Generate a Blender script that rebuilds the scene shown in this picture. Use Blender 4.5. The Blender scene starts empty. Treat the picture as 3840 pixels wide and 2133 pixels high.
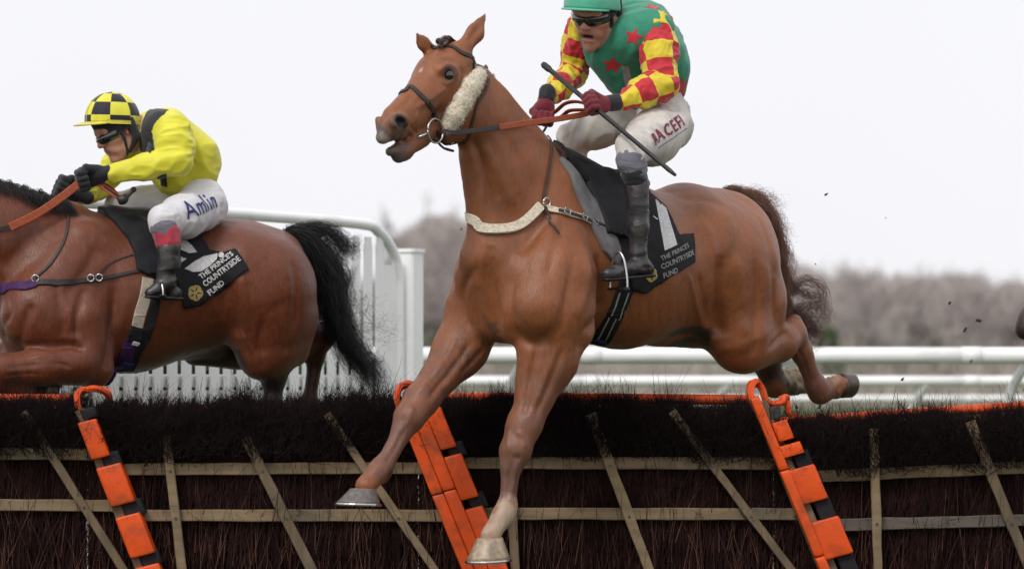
import bpy, bmesh, math, random
import numpy as np
from mathutils import Vector, Matrix
from mathutils.bvhtree import BVHTree

scene = bpy.context.scene
COL = scene.collection

# ------------------------------------------------------------------ camera
F_PX = 13112.0          # focal length in photo pixels (photo is 3840 wide)
K = 3840.0 / 2576.0     # measurements were taken on a 2576 px wide copy
HOR = 1440.0            # horizon row
ZC = 1.17               # camera height
cam_data = bpy.data.cameras.new('camera')
cam = bpy.data.objects.new('camera', cam_data)
COL.objects.link(cam)
cam.location = (0, 0, ZC)
cam.rotation_euler = (math.radians(90), 0, 0)
cam_data.sensor_width = 36
cam_data.lens = 36 * F_PX / 3840
cam_data.shift_y = (HOR - 1066.5) / 3840
cam_data.clip_end = 3000
cam_data.dof.use_dof = True
cam_data.dof.focus_distance = 13.9
cam_data.dof.aperture_fstop = 2.7
scene.camera = cam

# ------------------------------------------------------------------ world, sun
world = bpy.data.worlds.new('World')
scene.world = world
world.use_nodes = True
wn, wl = world.node_tree.nodes, world.node_tree.links
bg = wn['Background']
SUN_EL, SUN_AZ = math.radians(47), math.radians(-28)   # azimuth: 0 = behind camera
sky = wn.new('ShaderNodeTexSky')
sky.sky_type = 'NISHITA'
sky.sun_disc = False
sky.sun_elevation = SUN_EL
sky.sun_rotation = math.radians(180) - SUN_AZ
sky.dust_density = 4.0
sky.air_density = 1.0
mix = wn.new('ShaderNodeMixRGB')
mix.inputs[0].default_value = 0.9
mix.inputs[2].default_value = (10.4, 10.35, 10.75, 1)      # the even white of an overcast day
tc = wn.new('ShaderNodeTexCoord')
ns = wn.new('ShaderNodeTexNoise')
ns.inputs['Scale'].default_value = 2.2
ns.inputs['Detail'].default_value = 3
rmp = wn.new('ShaderNodeMapRange')
rmp.inputs[1].default_value = 0.3; rmp.inputs[2].default_value = 0.7
rmp.inputs[3].default_value = 0.95; rmp.inputs[4].default_value = 1.03
mul = wn.new('ShaderNodeMixRGB'); mul.blend_type = 'MULTIPLY'; mul.inputs[0].default_value = 1
wl.new(sky.outputs[0], mix.inputs[1])
wl.new(tc.outputs['Generated'], ns.inputs['Vector'])
wl.new(ns.outputs[0], rmp.inputs[0])
wl.new(mix.outputs[0], mul.inputs[1])
wl.new(rmp.outputs[0], mul.inputs[2])
wl.new(mul.outputs[0], bg.inputs[0])
bg.inputs[1].default_value = 0.0925

sd = bpy.data.lights.new('sun', 'SUN')
sd.energy = 1.5
sd.angle = math.radians(14)
sd.color = (1.0, 0.96, 0.91)
sun = bpy.data.objects.new('sun', sd)
COL.objects.link(sun)
_d = Vector((math.sin(SUN_AZ) * math.cos(SUN_EL), -math.cos(SUN_AZ) * math.cos(SUN_EL), math.sin(SUN_EL)))
sun.rotation_euler = _d.to_track_quat('Z', 'Y').to_euler()

vs = scene.view_settings
vs.view_transform = 'Standard'; vs.look = 'None'; vs.exposure = 0.12; vs.gamma = 1; vs.use_curve_mapping = False

# ------------------------------------------------------------------ helpers
def put(o, label=None, cat=None, group=None, kind=None):
    if label: o['label'] = label
    if cat: o['category'] = cat
    if group: o['group'] = group
    if kind: o['kind'] = kind
    return o

def link(name, me, mat=None, parent=None):
    o = bpy.data.objects.new(name, me)
    COL.objects.link(o)
    if mat is not None and me is not None:
        me.materials.append(mat)
    if parent is not None:
        o.parent = parent
        o.matrix_parent_inverse = parent.matrix_world.inverted() if parent.matrix_world != Matrix.Identity(4) else Matrix.Identity(4)
    return o

def empty(name, loc, label, cat, group=None):
    o = bpy.data.objects.new(name, None)
    COL.objects.link(o)
    o.location = loc
    o.matrix_world = Matrix.Translation(Vector(loc))
    o.empty_display_size = 0.1
    put(o, label, cat, group)
    return o

def child(name, me, mat, parent):
    o = bpy.data.objects.new(name, me)
    COL.objects.link(o)
    me.materials.append(mat)
    o.parent = parent
    o.matrix_parent_inverse = Matrix.Translation(-parent_loc(parent))
    return o

def parent_loc(p):
    v = Vector((0, 0, 0))
    while p is not None:
        v += Vector(p.location)
        p2 = p.parent
        if p2 is not None:
            v += p.matrix_parent_inverse.to_translation()
        p = p2
    return v

def ray(px, py):
    return Vector(((px * K - 1920) / F_PX, 1.0, (HOR - py * K) / F_PX))

def at(px, py, Y):
    d = ray(px, py) * Y
    return Vector((d.x, d.y, ZC + d.z))

def mpp(Y):            # metres per display pixel at depth Y
    return K * Y / F_PX

class Frame:
    """upright frame that heads to the left of the picture, turned psi towards the lens"""
    def __init__(s, o, psi):
        s.o = Vector(o); a = math.radians(psi)
        s.F = Vector((-math.cos(a), -math.sin(a), 0))
        s.N = Vector((math.sin(a), -math.cos(a), 0))
    def at(s, px, py, v=0.0):
        d = ray(px, py)
        c = Vector((0, 0, ZC))
        t = (v + s.o.dot(s.N) - c.dot(s.N)) / d.dot(s.N)
        return c + d * t

# ---- value noise in numpy
def _hash(i, j, k, seed):
    h = (i * 374761393 + j * 668265263 + k * 2147483647 + seed * 144665) & 0xffffffff
    h = ((h ^ (h >> 13)) * 1274126177) & 0xffffffff
    return ((h ^ (h >> 16)) & 0xffff) / 65535.0

def vnoise(p, seed=0):
    p = np.asarray(p, dtype=np.float64)
    i = np.floor(p).astype(np.int64); f = p - i
    f = f * f * (3 - 2 * f)
    r = 0
    for a in (0, 1):
        wa = f[:, 0] if a else 1 - f[:, 0]
        for b in (0, 1):
            wb = f[:, 1] if b else 1 - f[:, 1]
            for c in (0, 1):
                wc = f[:, 2] if c else 1 - f[:, 2]
                r = r + wa * wb * wc * _hash(i[:, 0] + a, i[:, 1] + b, i[:, 2] + c, seed)
    return r

# ---- implicit surfaces: tapered capsules and ellipsoids blended together
class Blob:
    def __init__(s, res):
        s.res = res; s.P = []
    def cap(s, a, b, ra, rb, k=0.03, n=None, sc=1.0, sub=False):
        s.P.append((np.array(a, float), np.array(b, float), ra, rb, k, None if n is None else np.array(n, float), sc, sub))
        return s
    def ball(s, a, r, k=0.03, n=None, sc=1.0, sub=False):
        return s.cap(a, a, r, r, k, n, sc, sub)
    def offset(s, d):
        b = Blob(s.res)
        b.P = [(p[0], p[1], max(p[2] + d, .003), max(p[3] + d, .003)) + p[4:] for p in s.P]
        return b
    def field(s):
        lo = np.min([np.minimum(p[0] - p[2], p[1] - p[3]) for p in s.P if not p[7]], axis=0) - 0.03
        hi = np.max([np.maximum(p[0] + p[2], p[1] + p[3]) for p in s.P if not p[7]], axis=0) + 0.03
        n = np.ceil((hi - lo) / s.res).astype(int) + 1
        ax = [(lo[i] + np.arange(n[i]) * s.res).astype(np.float32) for i in range(3)]
        F = np.ones(n, dtype=np.float32)
        for a, b, ra, rb, k, nn, sc, sub in s.P:
            m = k + 3 * s.res
            l = np.minimum(a - ra, b - rb) - m
            h = np.maximum(a + ra, b + rb) + m
            i0 = np.clip(np.floor((l - lo) / s.res).astype(int), 0, n - 1)
            i1 = np.clip(np.ceil((h - lo) / s.res).astype(int) + 1, 1, n)
            if np.any(i1 <= i0): continue
            X = ax[0][i0[0]:i1[0]][:, None, None] - np.float32(a[0])
            Y = ax[1][i0[1]:i1[1]][None, :, None] - np.float32(a[1])
            Z = ax[2][i0[2]:i1[2]][None, None, :] - np.float32(a[2])
            ab = (b - a).astype(np.float32); L = float(ab @ ab)
            if L > 1e-10:
                t = np.clip((X * ab[0] + Y * ab[1] + Z * ab[2]) / L, 0, 1)
                X = X - t * ab[0]; Y = Y - t * ab[1]; Z = Z - t * ab[2]
                r = ra + t * (rb - ra)
            else:
                r = ra
            if nn is not None and sc != 1.0:
                q = (X * nn[0] + Y * nn[1] + Z * nn[2]) * (sc - 1)
                X = X + q * nn[0]; Y = Y + q * nn[1]; Z = Z + q * nn[2]
            d = np.sqrt(X * X + Y * Y + Z * Z) - r
            sl = (slice(i0[0], i1[0]), slice(i0[1], i1[1]), slice(i0[2], i1[2]))
            G = F[sl]
            if sub: d = -d
            if sub:
                hh = np.maximum(k - np.abs(G - d), 0) / k
                F[sl] = np.maximum(G, d) + hh * hh * k * 0.25
            else:
                hh = np.maximum(k - np.abs(G - d), 0) / k
                F[sl] = np.minimum(G, d) - hh * hh * k * 0.25
        return F, lo
    def build(s, smooth=1):
        F, lo = s.field()
        co, q = nets(F, lo, s.res)
        return co, q

def nets(F, lo, res):
    S = F < 0
    n = F.shape
    c = np.zeros((n[0]-1, n[1]-1, n[2]-1), dtype=np.uint8)
    for a in (0, 1):
        for b in (0, 1):
            for d in (0, 1):
                c += S[a:n[0]-1+a, b:n[1]-1+b, d:n[2]-1+d]
    act = (c > 0) & (c < 8)
    I = np.argwhere(act)
    idx = -np.ones(act.shape, dtype=np.int64)
    idx[act] = np.arange(len(I))
    off = np.array([[a, b, d] for a in (0, 1) for b in (0, 1) for d in (0, 1)])
    V = np.stack([F[I[:, 0]+o[0], I[:, 1]+o[1], I[:, 2]+o[2]] for o in off], 1)
    acc = np.zeros((len(I), 3)); cnt = np.zeros(len(I))
    for i in range(8):
        for j in range(i+1, 8):
            df = off[j] - off[i]
            if np.abs(df).sum() != 1: continue
            vi, vj = V[:, i], V[:, j]
            m = (vi < 0) != (vj < 0)
            t = np.where(m, vi / np.where(m, vi - vj, 1), 0)
            acc += m[:, None] * (off[i] + t[:, None] * df)
            cnt += m
    co = lo + (I + acc / cnt[:, None]) * res
    quads = []
    for ax in range(3):
        u, v = [(1, 2), (2, 0), (0, 1)][ax]
        sl0 = [slice(1, n[i]-1) for i in range(3)]; sl1 = list(sl0)
        sl0[ax] = slice(0, n[ax]-1); sl1[ax] = slice(1, n[ax])
        A = S[tuple(sl0)]; B = S[tuple(sl1)]
        for inside, flip in ((A & ~B, False), (~A & B, True)):
            E = np.argwhere(inside)
            if not len(E): continue
            base = E.copy()
            base[:, u] += 1; base[:, v] += 1
            def g(du, dv):
                q = base.copy(); q[:, u] -= du; q[:, v] -= dv
                return idx[q[:, 0], q[:, 1], q[:, 2]]
            qd = np.stack([g(1, 1), g(0, 1), g(0, 0), g(1, 0)], 1)
            if flip: qd = qd[:, ::-1]
            quads.append(qd)
    return co, np.concatenate(quads)

def relax(co, q, it=2, f=0.5):
    e = np.concatenate([q[:, [0, 1]], q[:, [1, 2]], q[:, [2, 3]], q[:, [3, 0]]])
    for _ in range(it):
        acc = np.zeros_like(co); c = np.zeros(len(co))
        for k in range(3):
            acc[:, k] = np.bincount(e[:, 0], co[e[:, 1], k], len(co)) + np.bincount(e[:, 1], co[e[:, 0], k], len(co))
        c = np.bincount(e[:, 0], minlength=len(co)) + np.bincount(e[:, 1], minlength=len(co))
        co = co * (1 - f) + f * acc / np.maximum(c, 1)[:, None]
    return co

def normals(co, q):
    fn = np.cross(co[q[:, 2]] - co[q[:, 0]], co[q[:, 3]] - co[q[:, 1]])
    vn = np.zeros_like(co)
    for k in range(3):
        for j in range(4):
            vn[:, k] += np.bincount(q[:, j], fn[:, k], len(co))
    return vn / np.maximum(np.linalg.norm(vn, axis=1), 1e-9)[:, None]

def npmesh(name, co, q, smooth=True, attrs=None, col=None):
    me = bpy.data.meshes.new(name)
    q = np.asarray(q); nf, w = q.shape
    me.vertices.add(len(co)); me.vertices.foreach_set('co', np.asarray(co, np.float32).ravel())
    me.loops.add(nf * w); me.loops.foreach_set('vertex_index', q.astype(np.int32).ravel())
    me.polygons.add(nf); me.polygons.foreach_set('loop_start', (np.arange(nf) * w).astype(np.int32))
    me.polygons.foreach_set('loop_total', np.full(nf, w, np.int32))
    me.polygons.foreach_set('use_smooth', np.full(nf, smooth))
    me.update(calc_edges=True)
    if attrs:
        for k_, v_ in attrs.items():
            at_ = me.attributes.new(k_, 'FLOAT', 'POINT'); at_.data.foreach_set('value', np.asarray(v_, np.float32))
    if col is not None:
        at_ = me.attributes.new('Col', 'FLOAT_COLOR', 'POINT')
        at_.data.foreach_set('color', np.concatenate([col, np.ones((len(col), 1))], 1).astype(np.float32).ravel())
    return me

def segdist(co, a, b):
    a = np.array(a, float); b = np.array(b, float); ab = b - a; L = ab @ ab
    t = np.clip(((co - a) @ ab) / L, 0, 1) if L > 1e-12 else np.zeros(len(co))
    return np.linalg.norm(co - a - t[:, None] * ab, axis=1), t

def paint(co, base, spots, seed=3):
    col = np.tile(np.array(base, float), (len(co), 1))
    nz = vnoise(co * 28, seed) * 0.6 + vnoise(co * 70, seed + 1) * 0.4 - 0.5
    for a, b, r0, r1, c in spots:
        d, _ = segdist(co, a, b)
        w = np.clip((r1 - (d + nz * (r1 - r0) * 1.3)) / (r1 - r0), 0, 1)
        w = w * w * (3 - 2 * w)
        col = col * (1 - w[:, None]) + np.array(c, float) * w[:, None]
    return col

def bvh(co, q):
    return BVHTree.FromPolygons([tuple(c) for c in co], [tuple(int(i) for i in f) for f in q])

# ---- tubes, ribbons, boxes
def tube(pts, rad, seg=8, caps=True):
    pts = [Vector(p) for p in pts]; n = len(pts)
    if not hasattr(rad, '__len__'): rad = [rad] * n
    V = []; Fc = []
    t0 = (pts[1] - pts[0]).normalized()
    up = Vector((0, 0, 1)) if abs(t0.z) < 0.9 else Vector((1, 0, 0))
    nrm = (up - t0 * up.dot(t0)).normalized()
    for i in range(n):
        t = (pts[min(i+1, n-1)] - pts[max(i-1, 0)])
        t = t.normalized() if t.length > 1e-9 else t0
        nrm = (nrm - t * nrm.dot(t))
        nrm = nrm.normalized() if nrm.length > 1e-9 else t.orthogonal().normalized()
        b = t.cross(nrm)
        for j in range(seg):
            a = 2 * math.pi * j / seg
            V.append(pts[i] + (nrm * math.cos(a) + b * math.sin(a)) * rad[i])
    for i in range(n-1):
        for j in range(seg):
            k = (j + 1) % seg
            Fc.append((i*seg+j, i*seg+k, (i+1)*seg+k, (i+1)*seg+j))
    if caps:
        Fc.append(tuple(reversed(range(seg)))); Fc.append(tuple(range((n-1)*seg, n*seg)))
    return V, Fc

def ribbon(pts, nrms, w, th, w2=None):
    """strap: rectangular section, wide along pts x normal"""
    pts = [Vector(p) for p in pts]; n = len(pts); V = []; Fc = []
    for i in range(n):
        t = (pts[min(i+1, n-1)] - pts[max(i-1, 0)]).normalized()
        nn = Vector(nrms[i]); nn = (nn - t * nn.dot(t))
        nn = nn.normalized() if nn.length > 1e-6 else t.orthogonal().normalized()
        b = t.cross(nn)
        ww = w if w2 is None else w + (w2 - w) * i / (n - 1)
        for s_, h in ((-.5, 0), (-.42, 1), (.42, 1), (.5, 0), (.42, -1), (-.42, -1)):
            V.append(pts[i] + b * ww * s_ + nn * th * .5 * h)
    for i in range(n-1):
        for j in range(6):
            k = (j + 1) % 6
            Fc.append((i*6+j, i*6+k, (i+1)*6+k, (i+1)*6+j))
    Fc.append(tuple(reversed(range(6)))); Fc.append(tuple(range((n-1)*6, n*6)))
    return V, Fc

def vf(name, *vfs, smooth=False):
    V = []; Fc = []
    for v, f in vfs:
        o = len(V); V += [tuple(x) for x in v]; Fc += [tuple(i + o for i in q) for q in f]
    me = bpy.data.meshes.new(name); me.from_pydata(V, [], Fc)
    if smooth: me.polygons.foreach_set('use_smooth', [True] * len(Fc))
    me.update()
    return me

def beam(a, b, w, h, up=(0, -1, 0), bev=0.1, n=1, wob=0.0, seed=0):
    """bevelled bar from a to b: w across (in the plane facing up), h along up"""
    a = Vector(a); b = Vector(b); t = (b - a).normalized(); up = Vector(up)
    up = (up - t * up.dot(t)).normalized(); s_ = t.cross(up)
    e = bev * min(w, h)
    prof = [(-w/2+e, -h/2), (w/2-e, -h/2), (w/2, -h/2+e), (w/2, h/2-e), (w/2-e, h/2), (-w/2+e, h/2), (-w/2, h/2-e), (-w/2, -h/2+e)]
    V = []; Fc = []; rnd = random.Random(seed)
    for i in range(n + 1):
        p = a.lerp(b, i / n)
        dx, dy = (rnd.uniform(-wob, wob), rnd.uniform(-wob, wob)) if wob else (0, 0)
        sc = 1 + (rnd.uniform(-.06, .06) if wob else 0)
        for x, y in prof:
            V.append(p + s_ * (x * sc + dx) + up * (y + dy * .3))
    for i in range(n):
        for j in range(8):
            k = (j + 1) % 8
            Fc.append((i*8+j, (i+1)*8+j, (i+1)*8+k, i*8+k))
    Fc.append(tuple(range(8))); Fc.append(tuple(reversed(range(n*8, n*8+8))))
    return V, Fc

def catmull(P, n=6):
    P = [Vector(p) for p in P]; out = []
    for i in range(len(P) - 1):
        p0 = P[max(i-1, 0)]; p1 = P[i]; p2 = P[i+1]; p3 = P[min(i+2, len(P)-1)]
        for j in range(n):
            t = j / n
            out.append(0.5 * ((2*p1) + (p2-p0)*t + (2*p0-5*p1+4*p2-p3)*t*t + (3*p1-p0-3*p2+p3)*t**3))
    out.append(P[-1]); return out

# batches of hair, twigs: all strands at once in numpy.  paths: (N, S, 3), radii (N, S)
def strands(paths, rad, sides=3):
    N, S, _ = paths.shape
    T = np.empty_like(paths); T[:, 1:-1] = paths[:, 2:] - paths[:, :-2]; T[:, 0] = paths[:, 1] - paths[:, 0]; T[:, -1] = paths[:, -1] - paths[:, -2]
    T /= np.maximum(np.linalg.norm(T, axis=2, keepdims=True), 1e-9)
    ref = np.where(np.abs(T[..., 1:2]) < 0.9, np.array([0, 1.0, 0]), np.array([1.0, 0, 0]))
    A = np.cross(T, ref); A /= np.maximum(np.linalg.norm(A, axis=2, keepdims=True), 1e-9)
    B = np.cross(T, A)
    V = np.empty((N, S, sides, 3))
    for j in range(sides):
        a = 2 * math.pi * j / sides
        V[:, :, j] = paths + (A * math.cos(a) + B * math.sin(a)) * rad[..., None]
    base = (np.arange(N)[:, None, None] * S + np.arange(S-1)[None, :, None]) * sides
    j = np.arange(sides)[None, None, :]; k = (j + 1) % sides
    q = np.stack([base + j, base + k, base + sides + k, base + sides + j], -1).reshape(-1, 4)
    return V.reshape(-1, 3), q

# ------------------------------------------------------------------ materials
def srgb(r, g, b):
    f = lambda c: (c/255/12.92 if c/255 <= .04045 else ((c/255+.055)/1.055)**2.4)
    return (f(r), f(g), f(b))

def mat(name, color, rough=0.6, spec=0.5, nscale=20, namt=0.15, bump=0.0, bscale=60, attr=False, metal=0.0,
        sheen=0.0, coat=0.0, stretch=None, dirt=None, sss=0.0, detail=5):
    m = bpy.data.materials.new(name); m.use_nodes = True
    N, L = m.node_tree.nodes, m.node_tree.links
    p = N['Principled BSDF']
    p.inputs['Roughness'].default_value = rough
    p.inputs['Specular IOR Level'].default_value = spec
    p.inputs['Metallic'].default_value = metal
    p.inputs['Sheen Weight'].default_value = sheen
    p.inputs['Coat Weight'].default_value = coat
    if sss:
        p.inputs['Subsurface Weight'].default_value = sss
        p.inputs['Subsurface Scale'].default_value = 0.01
    tc_ = N.new('ShaderNodeTexCoord'); src = tc_.outputs['Object']
    if stretch:
        mp = N.new('ShaderNodeMapping'); mp.inputs['Scale'].default_value = stretch
        L.new(src, mp.inputs[0]); src = mp.outputs[0]
    nz = N.new('ShaderNodeTexNoise'); nz.inputs['Scale'].default_value = nscale; nz.inputs['Detail'].default_value = detail
    L.new(src, nz.inputs['Vector'])
    mr = N.new('ShaderNodeMapRange'); mr.inputs[1].default_value = .25; mr.inputs[2].default_value = .75
    mr.inputs[3].default_value = 1 - namt; mr.inputs[4].default_value = 1 + namt
    L.new(nz.outputs[0], mr.inputs[0])
    mm = N.new('ShaderNodeMixRGB'); mm.blend_type = 'MULTIPLY'; mm.inputs[0].default_value = 1
    if attr:
        at_ = N.new('ShaderNodeAttribute'); at_.attribute_name = 'Col'; L.new(at_.outputs['Color'], mm.inputs[1])
    else:
        mm.inputs[1].default_value = (*color, 1)
    L.new(mr.outputs[0], mm.inputs[2])
    out = mm.outputs[0]
    if dirt:
        dc, dsc, dlo, dhi = dirt
        n2 = N.new('ShaderNodeTexNoise'); n2.inputs['Scale'].default_value = dsc; n2.inputs['Detail'].default_value = 6
        L.new(tc_.outputs['Object'], n2.inputs['Vector'])
        r2 = N.new('ShaderNodeMapRange'); r2.inputs[1].default_value = dlo; r2.inputs[2].default_value = dhi
        L.new(n2.outputs[0], r2.inputs[0])
        m2 = N.new('ShaderNodeMixRGB'); L.new(r2.outputs[0], m2.inputs[0]); L.new(out, m2.inputs[1])
        m2.inputs[2].default_value = (*dc, 1); out = m2.outputs[0]
    L.new(out, p.inputs['Base Color'])
    if bump:
        n3 = N.new('ShaderNodeTexNoise'); n3.inputs['Scale'].default_value = bscale; n3.inputs['Detail'].default_value = 4
        L.new(src, n3.inputs['Vector'])
        bp = N.new('ShaderNodeBump'); bp.inputs['Strength'].default_value = 1.0; bp.inputs['Distance'].default_value = bump
        L.new(n3.outputs[0], bp.inputs['Height']); L.new(bp.outputs[0], p.inputs['Normal'])
    return m

M = {}
M['coat'] = mat('horse_coat', (1, 1, 1), .46, .42, 70, .13, .0024, 150, attr=True, stretch=(1, 1, .22), sheen=.04, detail=9, dirt=((.13, .075, .045), 11, .60, .95))
M['hoof'] = mat('hoof_horn', (1, 1, 1), .4, .5, 60, .3, .001, 90, attr=True)
M['steel'] = mat('steel', (.55, .55, .55), .3, .5, 40, .1, metal=1)
M['eye'] = mat('eye_dark', (.012, .007, .004), .06, .6, 10, .1, coat=1)
M['leather'] = mat('black_leather', (.018, .016, .017), .42, .5, 60, .3, .0006, 300)
M['strap'] = mat('dark_strap', (.028, .022, .021), .5, .4, 60, .3, .0006, 300)
M['brownstrap'] = mat('brown_strap', (.06, .028, .016), .5, .4, 60, .3, .0006, 300)
M['rubber'] = mat('orange_rein_rubber', (.33, .075, .032), .6, .3, 80, .25, .0008, 500)
M['fleece'] = mat('sheepskin', (.70, .62, .49), .95, .1, 90, .25, .006, 140, sheen=.3)
M['blackfab'] = mat('black_fabric', (.012, .012, .015), .75, .3, 30, .25, .001, 400)
M['greyfab'] = mat('grey_fabric', (.16, .155, .16), .8, .2, 30, .2, .001, 400)
M['whitefab'] = mat('white_fabric', (.62, .60, .59), .75, .2, 14, .1, .001, 300)
M['whiteprint'] = mat('white_print', (.6, .6, .6), .7, .2, 120, .25)
M['silver'] = mat('silver_grey_print', (.3, .3, .29), .6, .3, 60, .2)
M['gold'] = mat('gold_print', (.42, .32, .12), .6, .3, 60, .25)
M['skin'] = mat('skin', (.45, .22, .16), .5, .4, 40, .16, .0006, 250, attr=True, sss=.08)

# ================================================================== HORSES
def wrap(fr, mp):
    """returns A(px,py,v) and R(pixels)"""
    return (lambda x, y, v=0.0: fr.at(x, y, v)), (lambda r: r * mp)

HA = Frame((0.471, 14.05, 0), 45)
A, R = wrap(HA, mpp(13.9))
N_ = tuple(HA.N); F_ = tuple(HA.F)
HEAD = Frame(tuple(HA.at(1170, 200, 0)), 52)
HN = tuple(HEAD.N)
Hh = lambda x, y, v=0.0: HEAD.at(x, y, v)

def chestnut_body():
    b = Blob(0.0075)
    c = lambda p, q, ra, rb, k=.05, n=N_, sc=1.0, sub=False: b.cap(p, q, R(ra), R(rb), k, n, sc, sub)
    # trunk
    c(A(1390, 655), A(1560, 672), 172, 196, .06, N_, 1.12)
    c(A(1560, 672), A(1700, 668), 196, 176, .08, N_, 1.1)
    c(A(1700, 660), A(1810, 640), 174, 158, .08, N_, 1.05)
    # withers
    c(A(1395, 455), A(1560, 520), 52, 60, .10, N_, 1.3)
    # croup, hips
    c(A(1760, 605, .10), A(1835, 640, .11), 112, 112, .08)
    c(A(1740, 610, -.10), A(1830, 640, -.10), 112, 112, .08)
    c(A(1720, 545, .0), A(1830, 570, .0), 80, 76, .09)
    c(A(1845, 700, .10), A(1880, 745, .10), 110, 96, .08)
    c(A(1845, 700, -.10), A(1875, 740, -.10), 105, 96, .08)
    # near thigh, stifle, gaskin
    c(A(1835, 690, .15), A(1862, 850, .17), 112, 80, .08, N_, 1.25)
    c(A(1862, 850, .17), A(1868, 875, .17), 80, 62, .06, N_, 1.15)
    c(A(1895, 770, .12), A(1930, 850, .12), 78, 50, .07)
    c(A(1895, 872, .15), A(1960, 862, .13), 62, 44, .05)
    c(A(1960, 862, .13), A(1992, 845, .12), 46, 36, .05)
    c(A(2000, 806, .12), A(1994, 838, .12), 17, 28, .03)
    c(A(1994, 838, .12), A(2016, 885, .12), 36, 29, .03, N_, 1.1)
    c(A(2016, 885, .12), A(2052, 968, .12), 27, 24, .03, N_, 1.05)
    c(A(2052, 970, .12), A(2062, 988, .12), 29, 28, .025)
    c(A(2064, 986, .12), A(2104, 972, .12), 27, 30, .03)
    # far hind
    c(A(1835, 700, -.13), A(1890, 870, -.12), 100, 66, .07)
    c(A(1890, 870, -.12), A(1925, 890, -.12), 60, 34, .05)
    c(A(1925, 895, -.12), A(1945, 965, -.12), 40, 33, .04)
    c(A(1948, 968, -.12), A(2002, 960, -.12), 33, 34, .03)
    # flank fold
    c(A(1760, 800, .12), A(1835, 865, .14), 24, 40, .07)
    # sheath
    c(A(1655, 830, 0), A(1740, 835, 0), 34, 42, .08)
    # shoulder blades and points of shoulder
    c(A(1400, 480, .10), A(1395, 690, .17), 60, 92, .09, N_, 1.3)
    c(A(1330, 520, -.10), A(1235, 690, -.17), 60, 88, .09, N_, 1.2)
    c(A(1385, 690, .17), A(1352, 770, .18), 92, 84, .06)
    c(A(1235, 690, -.17), A(1205, 765, -.19), 84, 70, .06)
    c(A(1420, 700, .20), A(1430, 815, .20), 70, 66, .06)      # triceps
    # breast
    c(A(1240, 650, 0), A(1265, 800, 0), 82, 62, .06)
    c(A(1315, 700, .09), A(1322, 800, .11), 78, 70, .045)
    c(A(1212, 700, -.09), A(1208, 795, -.11), 66, 58, .045)
    # near fore
    c(A(1400, 800, .18), A(1384, 905, .17), 82, 64, .06)
    c(A(1384, 905, .17), A(1318, 1070, .15), 62, 38, .05)
    c(A(1345, 880, .16), A(1335, 980, .15), 40, 34, .04)
    c(A(1318, 1070, .15), A(1296, 1135, .15), 39, 37, .04)
    c(A(1296, 1135, .15), A(1287, 1170, .15), 34, 26, .03)
    c(A(1284, 1175, .15), A(1276, 1260, .15), 20, 19, .03)
    c(A(1292, 1175, .145), A(1286, 1265, .145), 13, 13, .02)
    c(A(1274, 1280, .15), A(1266, 1296, .15), 26, 26, .03)
    c(A(1264, 1296, .15), A(1234, 1345, .15), 23, 25, .03)
    c(A(1285, 1305, .14), A(1277, 1322, .14), 12, 9, .02)
    # far fore
    c(A(1195, 790, -.18), A(1155, 880, -.18), 72, 62, .06)
    c(A(1155, 880, -.18), A(1060, 1005, -.17), 58, 38, .05)
    c(A(1180, 880, -.15), A(1110, 955, -.15), 42, 28, .04)
    c(A(1060, 1005, -.17), A(1030, 1050, -.17), 40, 36, .04)
    c(A(1030, 1050, -.17), A(1012, 1082, -.17), 34, 26, .03)
    c(A(1010, 1085, -.17), A(964, 1165, -.17), 21, 19, .03)
    c(A(1020, 1092, -.16), A(976, 1168, -.16), 12, 12, .02)
    c(A(958, 1176, -.17), A(950, 1186, -.17), 26, 25, .03)
    c(A(948, 1188, -.17), A(920, 1222, -.17), 23, 26, .03)
    c(A(972, 1186, -.16), A(966, 1204, -.16), 11, 9, .02)
    # neck
    c(A(1180, 225), A(1222, 310), 66, 84, .05, N_, 1.45)
    c(A(1222, 310), A(1290, 440), 84, 122, .07, N_, 1.55)
    c(A(1290, 440), A(1345, 580), 122, 158, .08, N_, 1.45)
    c(A(1210, 200), A(1400, 425), 22, 30, .06, N_, 1.2)     # crest
    c(A(1196, 400), A(1222, 580), 36, 44, .05)       # windpipe
    # ---------------- head
    g = lambda p, q, ra, rb, k=.025, n=HN, sc=1.0, sub=False: b.cap(p, q, R(ra), R(rb), k, n, sc, sub)
    g(Hh(1138, 158), Hh(1108, 190), 52, 58, .04, HN, 1.0)
    g(Hh(1092, 200), Hh(1055, 258), 50, 40, .04, HN, 1.0)
    g(Hh(1078, 225), Hh(990, 293), 40, 27, .035, HN, 1.05)
    g(Hh(1118, 245), Hh(1150, 285), 54, 46, .04, HN, 1.2)
    g(Hh(1150, 235, .035), Hh(1137, 285, .03), 52, 44, .03, HN, 1.3)
    g(Hh(1128, 300), Hh(1040, 345), 34, 22, .035, HN, 1.1)
    g(Hh(1040, 290), Hh(998, 322), 34, 30, .03)
    g(Hh(992, 318, .02), Hh(982, 325, .02), 30, 26, .025)
    g(Hh(985, 310, -.03), Hh(968, 320, -.03), 24, 20, .025)
    g(Hh(970, 335, .01), Hh(962, 346, .008), 21, 17, .02)    # upper lip
    g(Hh(1060, 350), Hh(1012, 380), 22, 19, .02, HN, .9)     # lower jaw
    g(Hh(1018, 386), Hh(1002, 392), 19, 18, .02)     # chin
    g(Hh(1003, 374), Hh(980, 382), 13, 11, .02)      # lower lip
    g(Hh(1165, 330), Hh(1120, 345), 24, 18, .04)
    # brow and eye sockets
    g(Hh(1108, 175, .062), Hh(1146, 180, .055), 16, 13, .02)
    g(Hh(1126, 190, .060), Hh(1126, 190, .060), 22, 22, .02)
    g(Hh(1070, 178, -.075), Hh(1055, 200, -.07), 24, 18, .03)
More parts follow.
